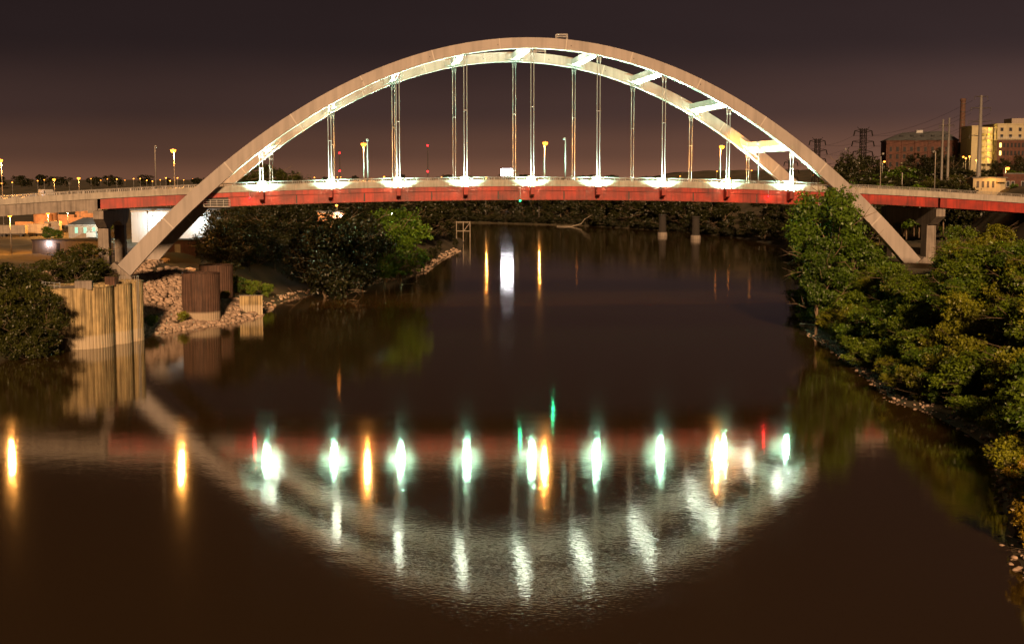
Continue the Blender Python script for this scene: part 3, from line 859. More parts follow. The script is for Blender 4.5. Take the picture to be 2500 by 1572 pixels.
# floodlit white warehouse behind the left arch leg
wl_ = at(322, 590, 372); wr_ = at(541, 592, 372)
wcx = (wl_.x+wr_.x)/2; ww = wr_.x-wl_.x
gz_ = 12.0
wh = thing('warehouse', 'big white floodlit warehouse wall behind the left arch leg', 'warehouse', (wcx, 372, gz_), 0.0)
npan = 14
core = MB().box(-ww/2+.05, ww/2-.05, 0.1, 22, -1, 8.9).build('wall', M['plank'], wh)
for k in range(npan):
    x0 = -ww/2 + ww*k/npan
    MB().box(x0+0.015, x0+ww/npan-0.015, 0, 0.095, -1, 9.0).build('wall_panel', M['white'], core)
MB().box(-ww/2-.25, ww/2+.25, -0.25, 22.3, 9.02, 9.4).build('roof', M['roof'], wh)
MB().box(-ww/2-.1, ww/2+.1, -0.28, -0.05, 8.55, 8.8).build('gutter', M['steel'], wh)
for x_ in (-6.0, 6.5):
    fx = MB().box(x_-.3, x_+.3, -2.4, -2.0, 7.3, 7.6).bar((x_, -0.05, 7.6), (x_, -2.1, 7.6), 0.08).build('wall_lamp', M['dark'], wh)
    MB().box(x_-.25, x_+.25, -2.35, -2.05, 7.25, 7.29).build('lens', M['cool'], fx)
    point('wall_light', wh, (x_, -3.4, 6.2), 2600.0, (0.78, 1.0, 1.0), 0.3)
p = at(362, 600, 352)
pl_ = thing('light_pole', 'thin dark pole with a small lamp head in front of the white warehouse', 'pole', (p.x, 352, hz(p.x, 352)))
MB().tube([(0,0,0),(0,0,9.3)], [0.1,0.06], 6).build('pole', M['dark'], pl_)
MB().lathe([(0.02,9.2),(0.28,9.3),(0.28,9.55),(0.02,9.7)], 10).build('lamp_head', M['dark'], pl_)
# brick annexe and low sheds around it
p = at(560, 540, 376)
box_building('annexe', 'beige annexe at the right end of the white warehouse', 'building', (p.x+1.0, 380, gz_), 0, 4.6, 12, 8.0, M['plank'])
p = at(430, 612, 330)
o = box_building('orange_shed', 'low orange lit shed between the two left arch legs', 'shed', (p.x, 336, 11.3), 0, 8, 5, 3.2, M['brick'])
MB().box(-1.2, 0.2, -2.56, -2.5, -0.2, 2.3).build('door', M['wood'], o)
p = at(520, 596, 352)
o = box_building('brick_shed', 'low brick shed below the white warehouse, half hidden by bushes', 'shed', (p.x, 356, 11.8), 0, 11, 5, 2.4, M['brick'])
for x_ in (-3.2, -1.4):
    MB().box(x_-.5, x_+.5, -2.56, -2.49, 0.2, 1.6).build('crate_stack', M['plank'], o)
# long low trailer building
pL, pR = at(82, 600, 322), at(262, 600, 322)
o = box_building('site_office', 'long low orange lit building with two dark doors on the left bank', 'building', ((pL.x+pR.x)/2, 324, 12.2), 0.02, pR.x-pL.x, 6, 2.9, M['plank'], ov=0.2)
for x_ in (-2.6, 3.4):
    d_ = MB().box(x_-.42, x_+.42, -3.05, -2.99, 0.2, 2.3).build('door', M['dark'], o)
MB().box(-4.9, -4.6, -3.25, -3.0, 2.0, 2.25).build('wall_lamp', M['whitelamp'], o)
point('wall_light', o, (-4.75, -3.8, 2.1), 260, (1.0, 0.8, 0.85), 0.15)
# green lit house with a hipped roof
pL, pR = at(166, 560, 400), at(247, 560, 400)
o = box_building('hip_roof_house', 'grey hip roofed house with pale green lit windows left of the left pier', 'house', ((pL.x+pR.x)/2, 404, 12.6), 0, pR.x-pL.x, 7, 3.6, M['plank'], 'hip', M['roof'], rh=1.9)
windows(o, [-2.6, 0.0, 2.6], [1.9], 0.85, 1.7, -3.5, M['greenwin'], M['white'])
windows(o, [4.4], [1.9], 0.8, 1.6, -3.5, M['glass'], M['white'])
MB().box(-5.6, 5.6, -3.9, -3.7, 3.25, 3.45).build('gutter', M['white'], o)
MB().box(0.9, 3.7, -5.6, -4.0, -0.1, 1.5).box(0.7, 3.9, -5.8, -3.9, 1.5, 1.62).build('porch', M['white'], o)
p = at(254, 545, 396)
lp = thing('yard_light', 'bright white lamp beside the green lit house, next to the left pier', 'lamp post', (p.x, 396, 12.5))
MB().tube([(0,0,0),(0,0,5.0)], 0.08, 6).build('pole', M['steel'], lp)
MB().lathe([(0.05,4.75),(0.26,4.85),(0.26,5.1),(0.05,5.2)], 10).build('lens', M['whitelamp'], lp, True)
point('lamp_light', lp, (-0.2, -1.2, 4.6), 5000, (0.82, 1.0, 0.82), 0.3)
# sign with a red triangle on a tall post
p = at(125, 556, 392)
sg = thing('triangle_sign', 'square white sign with a red triangle in the lit yard', 'sign', (p.x, 392, 12.0))
MB().tube([(0,0,0),(0,0,2.4)], 0.1, 6).build('post', M['steel'], sg)
MB().box(-0.75,0.75,-0.1,0.1,2.2,3.7).build('board', M['white'], sg)
MB().add([(-0.5,-0.11,2.45),(0.5,-0.11,2.45),(0,-0.11,3.4),(-0.5,-0.13,2.45),(0.5,-0.13,2.45),(0,-0.13,3.4)], [(3,4,5),(0,2,1),(0,1,4,3),(1,2,5,4),(2,0,3,5)]).build('triangle', M['redsign'], sg)
# trailers, tanks and drums parked in the sodium lit yard
k = 0
yard = [(95,560,430,7,3.0,'pale box trailer parked left of the yard tanks'),(130,552,450,5,3.2,'box trailer standing behind the triangle sign'),(160,535,520,8,3.2,'upper left box trailer under the yard lamps'),
        (185,548,480,9,2.8,'long box trailer behind the roof of the green lit house'),(215,530,560,10,3.0,'long box trailer beneath the approach girder'),(238,520,600,8,3.6,'farthest box trailer beside the pier cap'),
        (30,572,420,9,2.6,'box trailer at the left edge of the lit yard'),(60,566,440,5,2.6,'short box trailer near the left yard lamp')]
for px, py, Y, L_, H_, lab in yard:
    p = at(px, py, Y)
    o = thing('box_trailer', lab, 'trailer', (p.x, Y, hz(p.x, Y)+0.0), random.uniform(-.12, .12), 'trailers in the yard')
    MB().box(-L_/2, L_/2, -1.2, 1.2, 1.0, 1.0+H_).build('body', random.choice([M['plank'], M['cream'], M['tank']]), o)
    MB().box(-L_/2+.3, L_/2-.3, -0.9, 0.9, 0.75, 1.0).build('chassis', M['dark'], o)
    for x_ in (-L_/2+1.2, -L_/2+2.3, L_/2-1.4):
        MB().tube([(x_, -1.15, 0.45), (x_, -0.85, 0.45)], 0.45, 12).build('wheel', M['dark'], o)
        MB().tube([(x_, 0.85, 0.45), (x_, 1.15, 0.45)], 0.45, 12).build('wheel', M['dark'], o)
for px, py, Y, r_, H_, lab in [(106,548,470,3.2,5.5,'round storage tank left of the box trailers'),(120,540,485,3.0,6.0,'taller round storage tank in the yard'),(205,518,640,4,7,'storage tank under the approach girder left of the pier'),(222,512,655,4,8,'storage tank just left of the pier cap')]:
    p = at(px, py, Y)
    o = thing('storage_tank', lab, 'tank', (p.x, Y, hz(p.x, Y)), 0, 'yard tanks')
    MB().lathe([(r_,-1),(r_,H_)], 24).build('shell', M['tank'], o, False)
    MB().lathe([(r_+.1,H_),(r_+.1,H_+.15),(r_*0.5,H_+.7),(0.05,H_+.9)], 24).build('roof', M['tank'], o)
    MB().tube([(r_*0.5,-r_*0.9,0),(r_*0.5,-r_*0.9,H_)], 0.06, 5).build('ladder_pipe', M['steel'], o)
# street lamps in the yard and beyond (pixel of the lamp, distance, lit?, label)
yl = [(24,522,330,'lit','lit orange lamp at the left edge below the approach span'),(117,518,420,'lit','lit orange lamp left in the yard below the approach span'),(142,516,520,'far','small orange yard lamp second from the left under the girder'),
      (165,511,450,'lit','lit orange yard lamp above the middle trailers'),(195,508,540,'far','small orange yard lamp just left of the pier cap')]
for px, py, Y, st, lab in yl:
    p = at(px, py, Y); g0 = hz(p.x, Y)
    h = max(4.0, p.z-g0)
    street_lamp((p.x, Y, g0), 0.3+math.pi, lab, 'on' if st == 'lit' else 'far', 'lamps in the left yard', h/pole_h, 15000.0 if st == 'lit' else 0)
far_l = [(5,447,520,'small orange lamp beside the left photo edge just above the deck'),(132,437,560,'orange lamp above the deck, left one of a close pair at the left'),(192,434,540,'orange lamp above the deck, right one of a close pair at the left'),
         (285,437,760,'small orange lamp above the deck left of the first lamp post'),(326,436,800,'tiny orange lamp right of the small lamp above the left deck'),(358,440,780,'tiny orange lamp just left of the unlit left post'),
         (405,434,700,'small orange lamp left of the lit left post'),(415,441,690,'lower small orange lamp at the lit left post'),(433,434,720,'small orange lamp right of the lit left post'),
         (692,432,760,'orange lamp in front of the dark trees right of the first hanger'),(767,433,900,'orange lamp with a red light above it near the second hanger'),(823,432,1000,'left one of two tiny lamps right of the second hanger'),(831,432,1000,'right one of two tiny lamps right of the second hanger'),
         (937,431,980,'orange lamp above the rail left of the third hanger'),(1077,432,1100,'tiny orange lamp below the right radio mast'),(1186,432,911,'orange lamp above the rail left of the lit billboard'),(1316,448,884,'orange lamp at the far water edge, seen only as the right orange streak'),(1408,437,900,'tiny lamp at the rail left of the sixth hanger'),
         (1659,430,900,'orange lamp left of the far arch right leg, by a round tree'),(1749,418,820,'orange lamp just left of the last lit bridge lamp'),(1833,416,800,'orange lamp between the last two near hangers'),(1816,438,1000,'tiny lamp at the rail near the right far leg'),
         (1982,427,760,'orange lamp glowing under the right near arch leg'),(2155,394,470,'orange lamp right behind the far right lamp post'),(2455,410,440,'orange lamp above the low orange building at the far right')]
for k_, (px_, py_) in enumerate([(30, 444), (92, 441), (108, 440), (222, 438), (246, 440), (262, 437), (305, 441), (342, 438), (372, 441), (391, 439), (448, 440), (470, 439), (1015, 433), (1690, 434), (1780, 436), (1800, 437), (1862, 437), (1960, 436)]):
    far_l.append((px_, py_ - (k_*5) % 4 + 1, 800 + 97*(k_ % 7), 'tiny distant orange lamp on the left skyline above the deck' if px_ < 500 else 'tiny distant orange lamp just above the deck rail'))
for px, py, Y, lab in far_l:
    p = at(px, py, Y); g0 = hz(p.x, Y)
    if p.z - g0 < 5: g0 = p.z - 9.0
    on = px in (1186, 1316, 2455, 132, 192, 937)
    street_lamp((p.x, Y, g0), 0.3+math.pi, lab, 'on' if on else 'far', 'distant street lamps', max(0.7, (p.z-g0)/pole_h), 9000.0 if px in (1186, 1316) else 3500.0)
# vehicles with their headlights on at the left end of the deck
def vehicle(name, label, cat, loc, rz, L_, W_, H_, van, paint):
    o = thing(name, label, cat, loc, rz, 'vehicles on the left deck')
    if van:
        prof = [(-L_/2,.35),(-L_/2,H_),(L_/2-1.5,H_),(L_/2-.75,H_*.55),(L_/2,H_*.48),(L_/2,.35)]
    else:
        prof = [(-L_/2,.32),(-L_/2,.85),(-L_/2+.8,.95),(-L_/2+1.4,H_),(L_/2-1.9,H_),(L_/2-1.1,.95),(L_/2-.1,.8),(L_/2,.32)]
    MB().loft([[(x, y*(1 if z < 1 else .88), z) for x, z in prof] for y in (-W_/2, W_/2)]).build('body', paint, o)
    for sx in (-1, 1):
        for y in (-1, 1):
            w_ = MB().tube([(sx*L_*.31, y*(W_/2-.18), .33), (sx*L_*.31, y*(W_/2+.02), .33)], .33, 14).build('wheel', M['dark'], o)
            MB().tube([(sx*L_*.31, y*(W_/2+.02), .33), (sx*L_*.31, y*(W_/2+.035), .33)], .2, 10).build('rim', M['steel'], w_)
    for y in (-1, 1):
        MB().lathe([(.02,-.05),(.2,0),(.02,.05)], 10, (0,0,0)).build('headlight', M['whitelamp'], o).location = (L_/2+.01, y*W_*.36, .68)
        MB().box(-L_/2+(1.6 if not van else L_*.62), L_/2-(2.0 if not van else 1.55), y*(W_/2*.94)-.02, y*(W_/2*.94)+.02, H_*.62, H_*.92).build('side_window', M['glass'], o)
    return o
for t_, v_, nm, lab, cat, L_, W_, H_, van, pt, rz in [(-101.5, 21.0, 'box_van', 'white van with bright headlights at the left end of the deck', 'van', 5.2, 2.0, 2.3, True, M['white'], -1.0),
        (-104.8, 22.0, 'parked_car', 'car with bright headlights just left of the white van on the deck', 'car', 4.4, 1.8, 1.45, False, M['carpaint'], -1.0),
        (-108.6, 22.5, 'parked_car', 'leftmost car with bright headlights on the deck', 'car', 4.4, 1.8, 1.45, False, M['carpaint'], -1.0)]:
    vehicle(nm, lab, cat, B(t_, v_, zp(t_)-0.965), TH+rz, L_, W_, H_, van, pt)
p = B(-93.0, 2.2, zp(-93)-0.97)
so = thing('road_sign', 'dark sign post standing on the left end of the deck', 'sign', p, TH)
MB().tube([(0,0,0),(0,0,3.3)], 0.07, 6).build('post', M['dark'], so)
MB().box(-.22,.22,-.04,.04,2.9,3.4).build('board', M['dark'], so)

# ================================================================== beyond the river
def billboard(px, py, Y, w, h, label):
    p = at(px, py, Y); g0 = hz(p.x, Y)
    o = thing('billboard', label, 'billboard', (p.x, Y, g0))
    top = p.z - g0
    for x_ in (-w*.3, w*.3):
        MB().tube([(x_, .3, -1), (x_, .3, top)], .25, 8).build('post', M['dark'], o)
    bd = MB().box(-w/2, w/2, 0, .4, top-h/2, top+h/2).build('board', M['dark'], o)
    MB().box(-w/2+.15, w/2-.15, -.03, -.005, top-h/2+.15, top+h/2-.15).build('lit_face', M['panel'], bd)
    MB().box(-w*.28, -w*.2, -.06, -.035, top-h*.22, top+h*.1).build('yellow_mark', M['yellow'], bd)
    MB().box(-w/2, w/2, -1.0, -.2, top-h/2-.35, top-h/2-.2).build('catwalk', M['steel'], o)
    return o
billboard(1238, 421, 945, 8.6, 5.2, 'bright white billboard just above the deck beside the middle far hanger')
p = at(1262, 426, 960)
box_building('block_house', 'dark block just right of the bright billboard', 'building', (p.x, 965, hz(p.x, 960)), 0, 3.0, 4, max(3, p.z-hz(p.x, 960)+1.5), M['roof'])
def mast(px, ytop, ylist, Y, label):
    p = at(px, ytop, Y); g0 = hz(p.x, Y); h = p.z-g0
    o = thing('radio_mast', label, 'radio mast', (p.x, Y, g0), 0.0, 'radio masts on the horizon')
    lt = MB()
    for k in range(3):
        w = 2*math.pi*k/3
        MB().tube([(.9*math.cos(w), .9*math.sin(w), 0), (.35*math.cos(w), .35*math.sin(w), h)], .12, 5).build('leg', M['dark'], o)
    n = 16
    for k in range(n):
        z0_, z1_ = h*k/n, h*(k+1)/n
        r0, r1 = .9-.55*k/n, .9-.55*(k+1)/n
        for j in range(3):
            w, w2 = 2*math.pi*j/3, 2*math.pi*(j+1)/3
            lt.bar((r0*math.cos(w), r0*math.sin(w), z0_), (r1*math.cos(w2), r1*math.sin(w2), z1_), .1)
    tag(lt.build('bracing', M['dark'], o), kind='stuff')
    for yy in ylist:
        q = at(px, yy, Y)
        MB().lathe([(.05,-.7),(.7,-.3),(.7,.4),(.05,.8)], 10, (0, -.2, q.z-g0)).build('beacon', M['redlamp'], o, True)
    return o
mast(829, 374, (374, 418), 1150, 'thin mast with red beacons right of the second hanger')
mast(1044, 356, (356, 419), 1100, 'taller mast with red beacons left of the fourth hanger')
# old bridge piers standing in the river
for px, py, Y, lab in [(1617, 575, 705, 'left one of two old masonry piers in the dark river'), (1698, 583, 668, 'right one of two old masonry piers in the dark river')]:
    p = at(px, py, Y)
    o = thing('old_pier', lab, 'pier', (p.x, Y, 0), 0.2)
    MB().lathe([(2.6,-3),(2.5,1.8),(2.3,1.9)], 16).build('footing', M['conc'], o)
    MB().lathe([(2.0,1.9),(1.8,10.5),(2.2,10.6),(2.2,11.2)], 16).build('shaft', M['oldrock'], o)
# old timber landing frame at the far left bank
p = at(1127, 545, 700)
o = thing('landing_frame', 'pale timber frame at the water at the end of the left bank', 'frame', (p.x+3, 640, 0))
for x_ in (-3.2, 0, 3.2):
    MB().bar((x_, 0, -2), (x_, 0, 9.5), .35).build('post', M['wood'], o)
for z_ in (5.0, 9.2):
    MB().bar((-3.4, -.2, z_), (3.4, -.2, z_), .35).build('beam', M['wood'], o)
MB().bar((0.2, -.3, 5.0), (3.2, -.3, 9.0), .28).build('brace', M['plank'], o)

# ---- the hill on the right
def mono(px, ytop, ybot, Y, r0, r1, label, arms, group=None, arm_w=3.2):
    pt, pb = at(px, ytop, Y), at(px, ybot, Y)
    o = thing('transmission_pole', label, 'power pole', (pt.x, Y, pb.z), 0.0, group)
    h = pt.z-pb.z
    MB().tube([(0,0,-8),(0,0,0),(0,0,h)], [r0, r0, r1], 14).build('shaft', M['pole'], o, True)
    for k, (fr, ln) in enumerate(arms):
        z_ = h*fr
        MB().tube([(-ln,0,z_+.15),(0,0,z_-.1),(ln,0,z_+.15)], [.09,.2,.09], 6).build('cross_arm', M['dark'], o)
        for x_ in (-ln, ln):
            MB().tube([(x_,0,z_+.1),(x_,0,z_-.9)], .09, 6).build('insulator', M['dark'], o)
    return o
mono(2396, 233, 456, 420, .80, .36, 'tall grey power pole with cross arms in front of the yellow flats', [(.985,2.0),(.86,3.0),(.715,3.6),(.56,3.2)])
mono(2303, 292, 442, 440, .42, .24, 'left one of the twin bare power poles before the brick mill', [(.9,1.2)])
mono(2318, 288, 442, 440, .46, .26, 'right one of the twin bare power poles before the brick mill', [(.88,1.6)])
def pylon(px, ytop, Y, h, label):
    p = at(px, ytop, Y)
    o = thing('lattice_pylon', label, 'pylon', (p.x, Y, p.z-h), 0.15, 'lattice pylons on the hill')
    hw0, hw1 = 2.4, .95
    def wdt(z): return hw0+(hw1-hw0)*min(1, z/(h*.55)) if z < h*.55 else hw1
    for sx in (-1, 1):
        for sy in (-1, 1):
            MB().tube([(sx*wdt(z), sy*wdt(z), z) for z in (-2, h*.3, h*.55, h)], .24, 5).build('leg', M['black'], o)
    br = MB(); n = 11
    for k in range(n):
        z0_, z1_ = h*k/n, h*(k+1)/n
        a, b = wdt(z0_), wdt(z1_)
        for sy in (-1, 1):
            br.bar((-a, sy*a, z0_), (b, sy*b, z1_), .17); br.bar((a, sy*a, z0_), (-b, sy*b, z1_), .17)
            br.bar((sy*a, -a, z0_), (sy*b, b, z1_), .12)
    tag(br.build('bracing', M['black'], o), kind='stuff')
    for k, (fr, ln) in enumerate(((.965, 3.6), (.80, 4.4), (.64, 4.0))):
        z_ = h*fr
        for sx in (-1, 1):
            arm = MB().bar((sx*hw1, 0, z_-.7), (sx*ln, 0, z_), .26).bar((sx*hw1, 0, z_+.5), (sx*ln, 0, z_), .2).build('cross_arm', M['black'], o)
            MB().tube([(sx*ln, 0, z_), (sx*(ln+.5), 0, z_-2.1)], .26, 6).build('insulator', M['black'], o)
        if k == 0:
            for sx in (-1, 1):
                MB().bar((sx*hw1, 0, h-1.2), (sx*2.6, 0, h+.6), .18).build('horn', M['black'], o)
    return o
TP = [(2108, 314, 560, 26), (1996, 339, 640, 26), (1931, 392, 760, 26)]
labs = ['nearest lattice pylon on the hill left of the brick mill', 'middle lattice pylon just above the right near arch leg', 'farthest lattice pylon seen through the last hanger']
tips = []
for (px, py, Y, h), lab in zip(TP, labs):
    pylon(px, py, Y, h, lab)
    p = at(px, py, Y); tips.append((p, h))
p0 = at(2396, 233, 420)
wires = []
for k, (fr, ln) in enumerate(((.965, 4.1), (.80, 4.9), (.64, 4.5))):
    for sx in (-1, 1):
        seq = [Vector((p0.x + sx*(2.5+.5*k), 420, p0.z - 4.0*k - 1.5))]
        for p, h in tips:
            seq.append(Vector((p.x+sx*ln, p.y, p.z-h+h*fr-2.1)))
        pts = []
        for a, b in zip(seq, seq[1:]):
            for q in np.linspace(0, 1, 13)[(0 if not pts else 1):]:
                c = a.lerp(b, q); c.z -= 4.0*4*q*(1-q)*(b-a).length/180
                pts.append(c)
        wires.append(pts)
sidew = ['upper', 'middle', 'lower']
for i, pts in enumerate(wires):
    o = MB().tube([p-pts[0] for p in pts], .035, 4).build('power_line', M['black'])
    o.location = pts[0]
    tag(o, '%s %s power line sagging between the pylons' % (sidew[i//2], ('left', 'right')[i % 2]), 'power line', 'power lines on the hill')

# brick mill with a hipped slate roof
Ym = 520
a, b, c = at(2172, 405, Ym), at(2342, 405, Ym), at(2250, 345, Ym)
gm_ = at(2250, 412, Ym).z
mw = b.x-a.x; mh = c.z-gm_
mill = thing('brick_mill', 'long red brick mill with dark hipped roof beside the chimney', 'mill', ((a.x+b.x)/2, Ym+8, gm_), -0.12)
MB().box(-mw/2, mw/2, -7, 7, -6, mh).build('wall', M['brick'], mill)
MB().box(-mw/2-.25, mw/2+.25, -7.3, 7.3, mh, mh+.35).build('cornice', M['brick'], mill)
rh_ = at(2250, 320, Ym).z-gm_-mh-.35
MB().add([(-mw/2-.4,-7.6,mh+.36),(mw/2+.4,-7.6,mh+.36),(mw/2+.4,7.6,mh+.36),(-mw/2-.4,7.6,mh+.36),(-mw/2+7,0,mh+rh_),(mw/2-3.5,0,mh+rh_+.6)], [(0,1,5,4),(1,2,5),(2,3,4,5),(3,0,4),(3,2,1,0)]).build('roof', M['roof'], mill)
for x_ in np.linspace(-mw/2+6, mw/2-5, 5):
    MB().box(x_-.6, x_+.6, -5.0, -3.2, mh+1.4, mh+2.5).build('roof_light', M['glass'], mill)
nwin = 10
for z_ in (1.6, 4.6, 7.4):
    if z_ > mh-1: continue
    for k in range(nwin):
        x_ = -mw/2+1.6+(mw-3.2)*k/(nwin-1)
        f = MB().box(x_-.62, x_+.62, -7.06, -6.95, z_-1.0, z_+1.0).build('window', M['sooty'], mill)
        MB().box(x_-.5, x_+.5, -7.1, -7.03, z_-.88, z_+.88).build('pane', M['glass'], f)
for k in range(6):
    x_ = -mw/2+.9+(mw-1.8)*k/5
    MB().box(x_-.28, x_+.28, -7.35, -7.0, -4, mh).build('pilaster', M['brick'], mill)
MB().box(-mw*.30, -mw*.30+2.6, -8.4, -7.1, 1.9, 2.2).build('awning', M['cream'], mill)
MB().box(-1.2, 1.2, -1, 1, mh+rh_-.3, mh+rh_+.9).build('roof_vent', M['white'], mill)
p = at(2346, 400, 535)
ch = thing('chimney_stack', 'tall dark brick chimney stack right of the mill', 'chimney', (p.x, 535, gm_))
hch = at(2346, 241, 535).z-gm_
MB().lathe([(1.35,-5),(1.25,3),(0.95,hch-1.2),(1.12,hch-1.1),(1.12,hch-.3),(.95,hch)], 18).build('shaft', M['sooty'], ch)
for z_ in np.arange(6, hch-2, 3.2):
    rr = 1.25-(.30)*(z_-3)/(hch-4)
    MB().lathe([(rr+.01,z_),(rr+.05,z_+.05),(rr+.05,z_+.2),(rr+.01,z_+.25)], 18).build('iron_band', M['dark'], ch)
p = at(2347, 370, 525)
box_building('boiler_house', 'pale narrow boiler house wall at the foot of the chimney', 'building', (p.x-.3, 527, gm_), 0, 2.6, 5, at(2347, 350, 525).z-gm_, M['cream'])
# cream flats with lit stair gallery
Ya = 500
def flats_block(o, x0, x1, z1, d0, d1, wall):
    MB().box(x0, x1, d0, d1, -6, z1).build('wall', wall, o)
    MB().box(x0-.2, x1+.2, d0-.2, d1+.2, z1, z1+.35).build('roof_edge', M['cream'], o)
A = at(2370, 400, Ya); g_a = A.z
fl_ = thing('apartment_block', 'cream apartment block with a bright yellow lit gallery at the far right', 'apartments', (A.x, Ya, g_a), 0)
sc = Ya/FPX
def xz(px, py): return (px-2370)*sc, (400-py)*sc
flats_block(fl_, 0, xz(2388,0)[0], xz(0,311)[1], 0, 12, M['cream'])
gx0, gx1 = xz(2388,0)[0]+.05, xz(2426,0)[0]
gtop = xz(0,312)[1]
bk = MB().box(gx0, gx1, 2.0, 12, -6, gtop).build('gallery_wall', M['cream'], fl_)
for k in range(6):
    z_ = gtop*k/6
    MB().box(gx0, gx1, -.1, 2.0, z_-.12, z_+.05).build('gallery_floor', M['cream'], fl_)
    for j in range(6):
        xx = gx0+.2+(gx1-gx0-.4)*j/5
        MB().box(xx-.05, xx+.05, -.08, .02, z_, z_+1.0).build('baluster', M['steel'], fl_)
    MB().box(gx0+3.6, gx0+4.3, 1.2, 1.6, z_+gtop/6-.5, z_+gtop/6-.25).build('gallery_lamp', M['sodium'], fl_)
    point('gallery_light', fl_, (gx0+3.9, .9, z_+gtop/6-.7), 300.0, (1.0, .62, .13), .2)
for j in (0, 1, 2):
    xx = gx0+(gx1-gx0)*j/2
    MB().box(xx-.18, xx+.18, -.15, .2, -6, gtop).build('gallery_post', M['cream'], fl_)
flats_block(fl_, xz(2427,0)[0]+.3, xz(2560,0)[0], xz(0,306)[1], -1.0, 14, M['cream'])
MB().box(xz(2468,0)[0], xz(2570,0)[0], 1, 9, xz(0,306)[1]+.4, xz(0,291)[1]).build('plant_room', M['plank'], fl_)
for px in (2440, 2461, 2484, 2500):
    for py in (318, 334):
        x_, z_ = xz(px, py)
        f = MB().box(x_-.62, x_+.62, -1.08, -.95, z_-.72, z_+.72).build('window', M['plank'], fl_)
        MB().box(x_-.5, x_+.5, -1.12, -1.05, z_-.6, z_+.6).build('pane', M['glass'], f)
lw = MB().box(xz(2424,0)[0], xz(2560,0)[0], -3.5, -1.1, -6, xz(0,344)[1]).build('brick_wing', M['brick'], fl_)
for px in range(2432, 2510, 9):
    for py in (356, 375):
        x_, z_ = xz(px, py)
        MB().box(x_-.35, x_+.35, -3.6, -3.45, z_-.8, z_+.8).build('window', M['warmwin'] if px == 2432 else M['glass'], fl_)
for k in range(16):
    x_ = xz(2426,0)[0]+.4+k*.9
    MB().box(x_-.05, x_+.05, -3.4, -3.3, xz(0,344)[1], xz(0,344)[1]+.95).build('baluster', M['white'], fl_)
MB().box(xz(2425,0)[0], xz(2560,0)[0], -3.42, -3.28, xz(0,344)[1]+.95, xz(0,344)[1]+1.1).build('handrail', M['white'], fl_)
# cluster of yellow lamps at the foot of the flats
for px, py, lab in [(2352, 385, 'left lamp of the yellow cluster by the chimney foot'), (2358, 388, 'low lamp of the yellow cluster by the chimney foot'), (2367, 384, 'right lamp of the yellow cluster by the chimney foot'), (2384, 393, 'lone yellow lamp just left of the tall power pole')]:
    p = at(px, py, 488)
    o = thing('path_lamp', lab, 'lamp', (p.x, 488, p.z-4), 0, 'yellow lamps by the flats')
    MB().tube([(0,0,-1),(0,0,4)], .06, 6).build('pole', M['steel'], o)
    MB().lathe([(.05,3.9),(.3,4.0),(.3,4.3),(.05,4.45)], 10).build('lens', M['sodium_far'], o, True)
    point('lamp_light', o, (0, -.6, 4.2), 1200.0, (1.0, .6, .14), .2)
# orange lit low building and a darker one
p = at(2415, 461, 400)
ob = box_building('low_orange_building', 'low building glowing orange behind the deck at the far right', 'building', (p.x, 403, p.z), 0, 9.6, 6, at(2415, 435, 400).z-p.z, M['cream'], ov=.5)
for x_ in (-3.4, -1.9, -.4, 1.1):
    MB().box(x_-.35, x_+.35, -3.07, -2.98, .3, 2.2).build('window', M['dark'], ob)
MB().box(2.0, 4.6, -4.4, -3.0, 1.9, 2.1).build('porch_roof', M['cream'], ob)
point('porch_light', ob, (0.5, -5.5, 2.9), 900.0, ORANGE, .3)
p = at(2485, 463, 400)
ob = box_building('brick_house', 'dark brick building with white framed windows at the right edge', 'building', (p.x, 404, p.z), 0, 8.0, 6, at(2485, 425, 400).z-p.z, M['brick'], ov=.1)
windows(ob, [-2.6, -1.2, 1.8], [1.6], .9, 1.5, -3.0, M['glass'], M['white'])
MB().tube([(-3.0,0,4.5),(-3.0,0,6.2)], .2, 8).build('chimney', M['brick'], ob)
for px, py, Y, lab in [(2203, 423, 400, 'short bare post in front of the hill bushes')]:
    p = at(px, py, Y); pb = at(px, 458, Y)
    o = thing('marker_post', lab, 'post', (p.x, Y, pb.z))
    MB().tube([(0,0,-3),(0,0,p.z-pb.z)], .11, 6).build('pole', M['steel'], o)
    MB().lathe([(.02,0),(.15,.02),(.15,.12),(.02,.2)], 8, (0,0,p.z-pb.z)).build('cap', M['steel'], o)

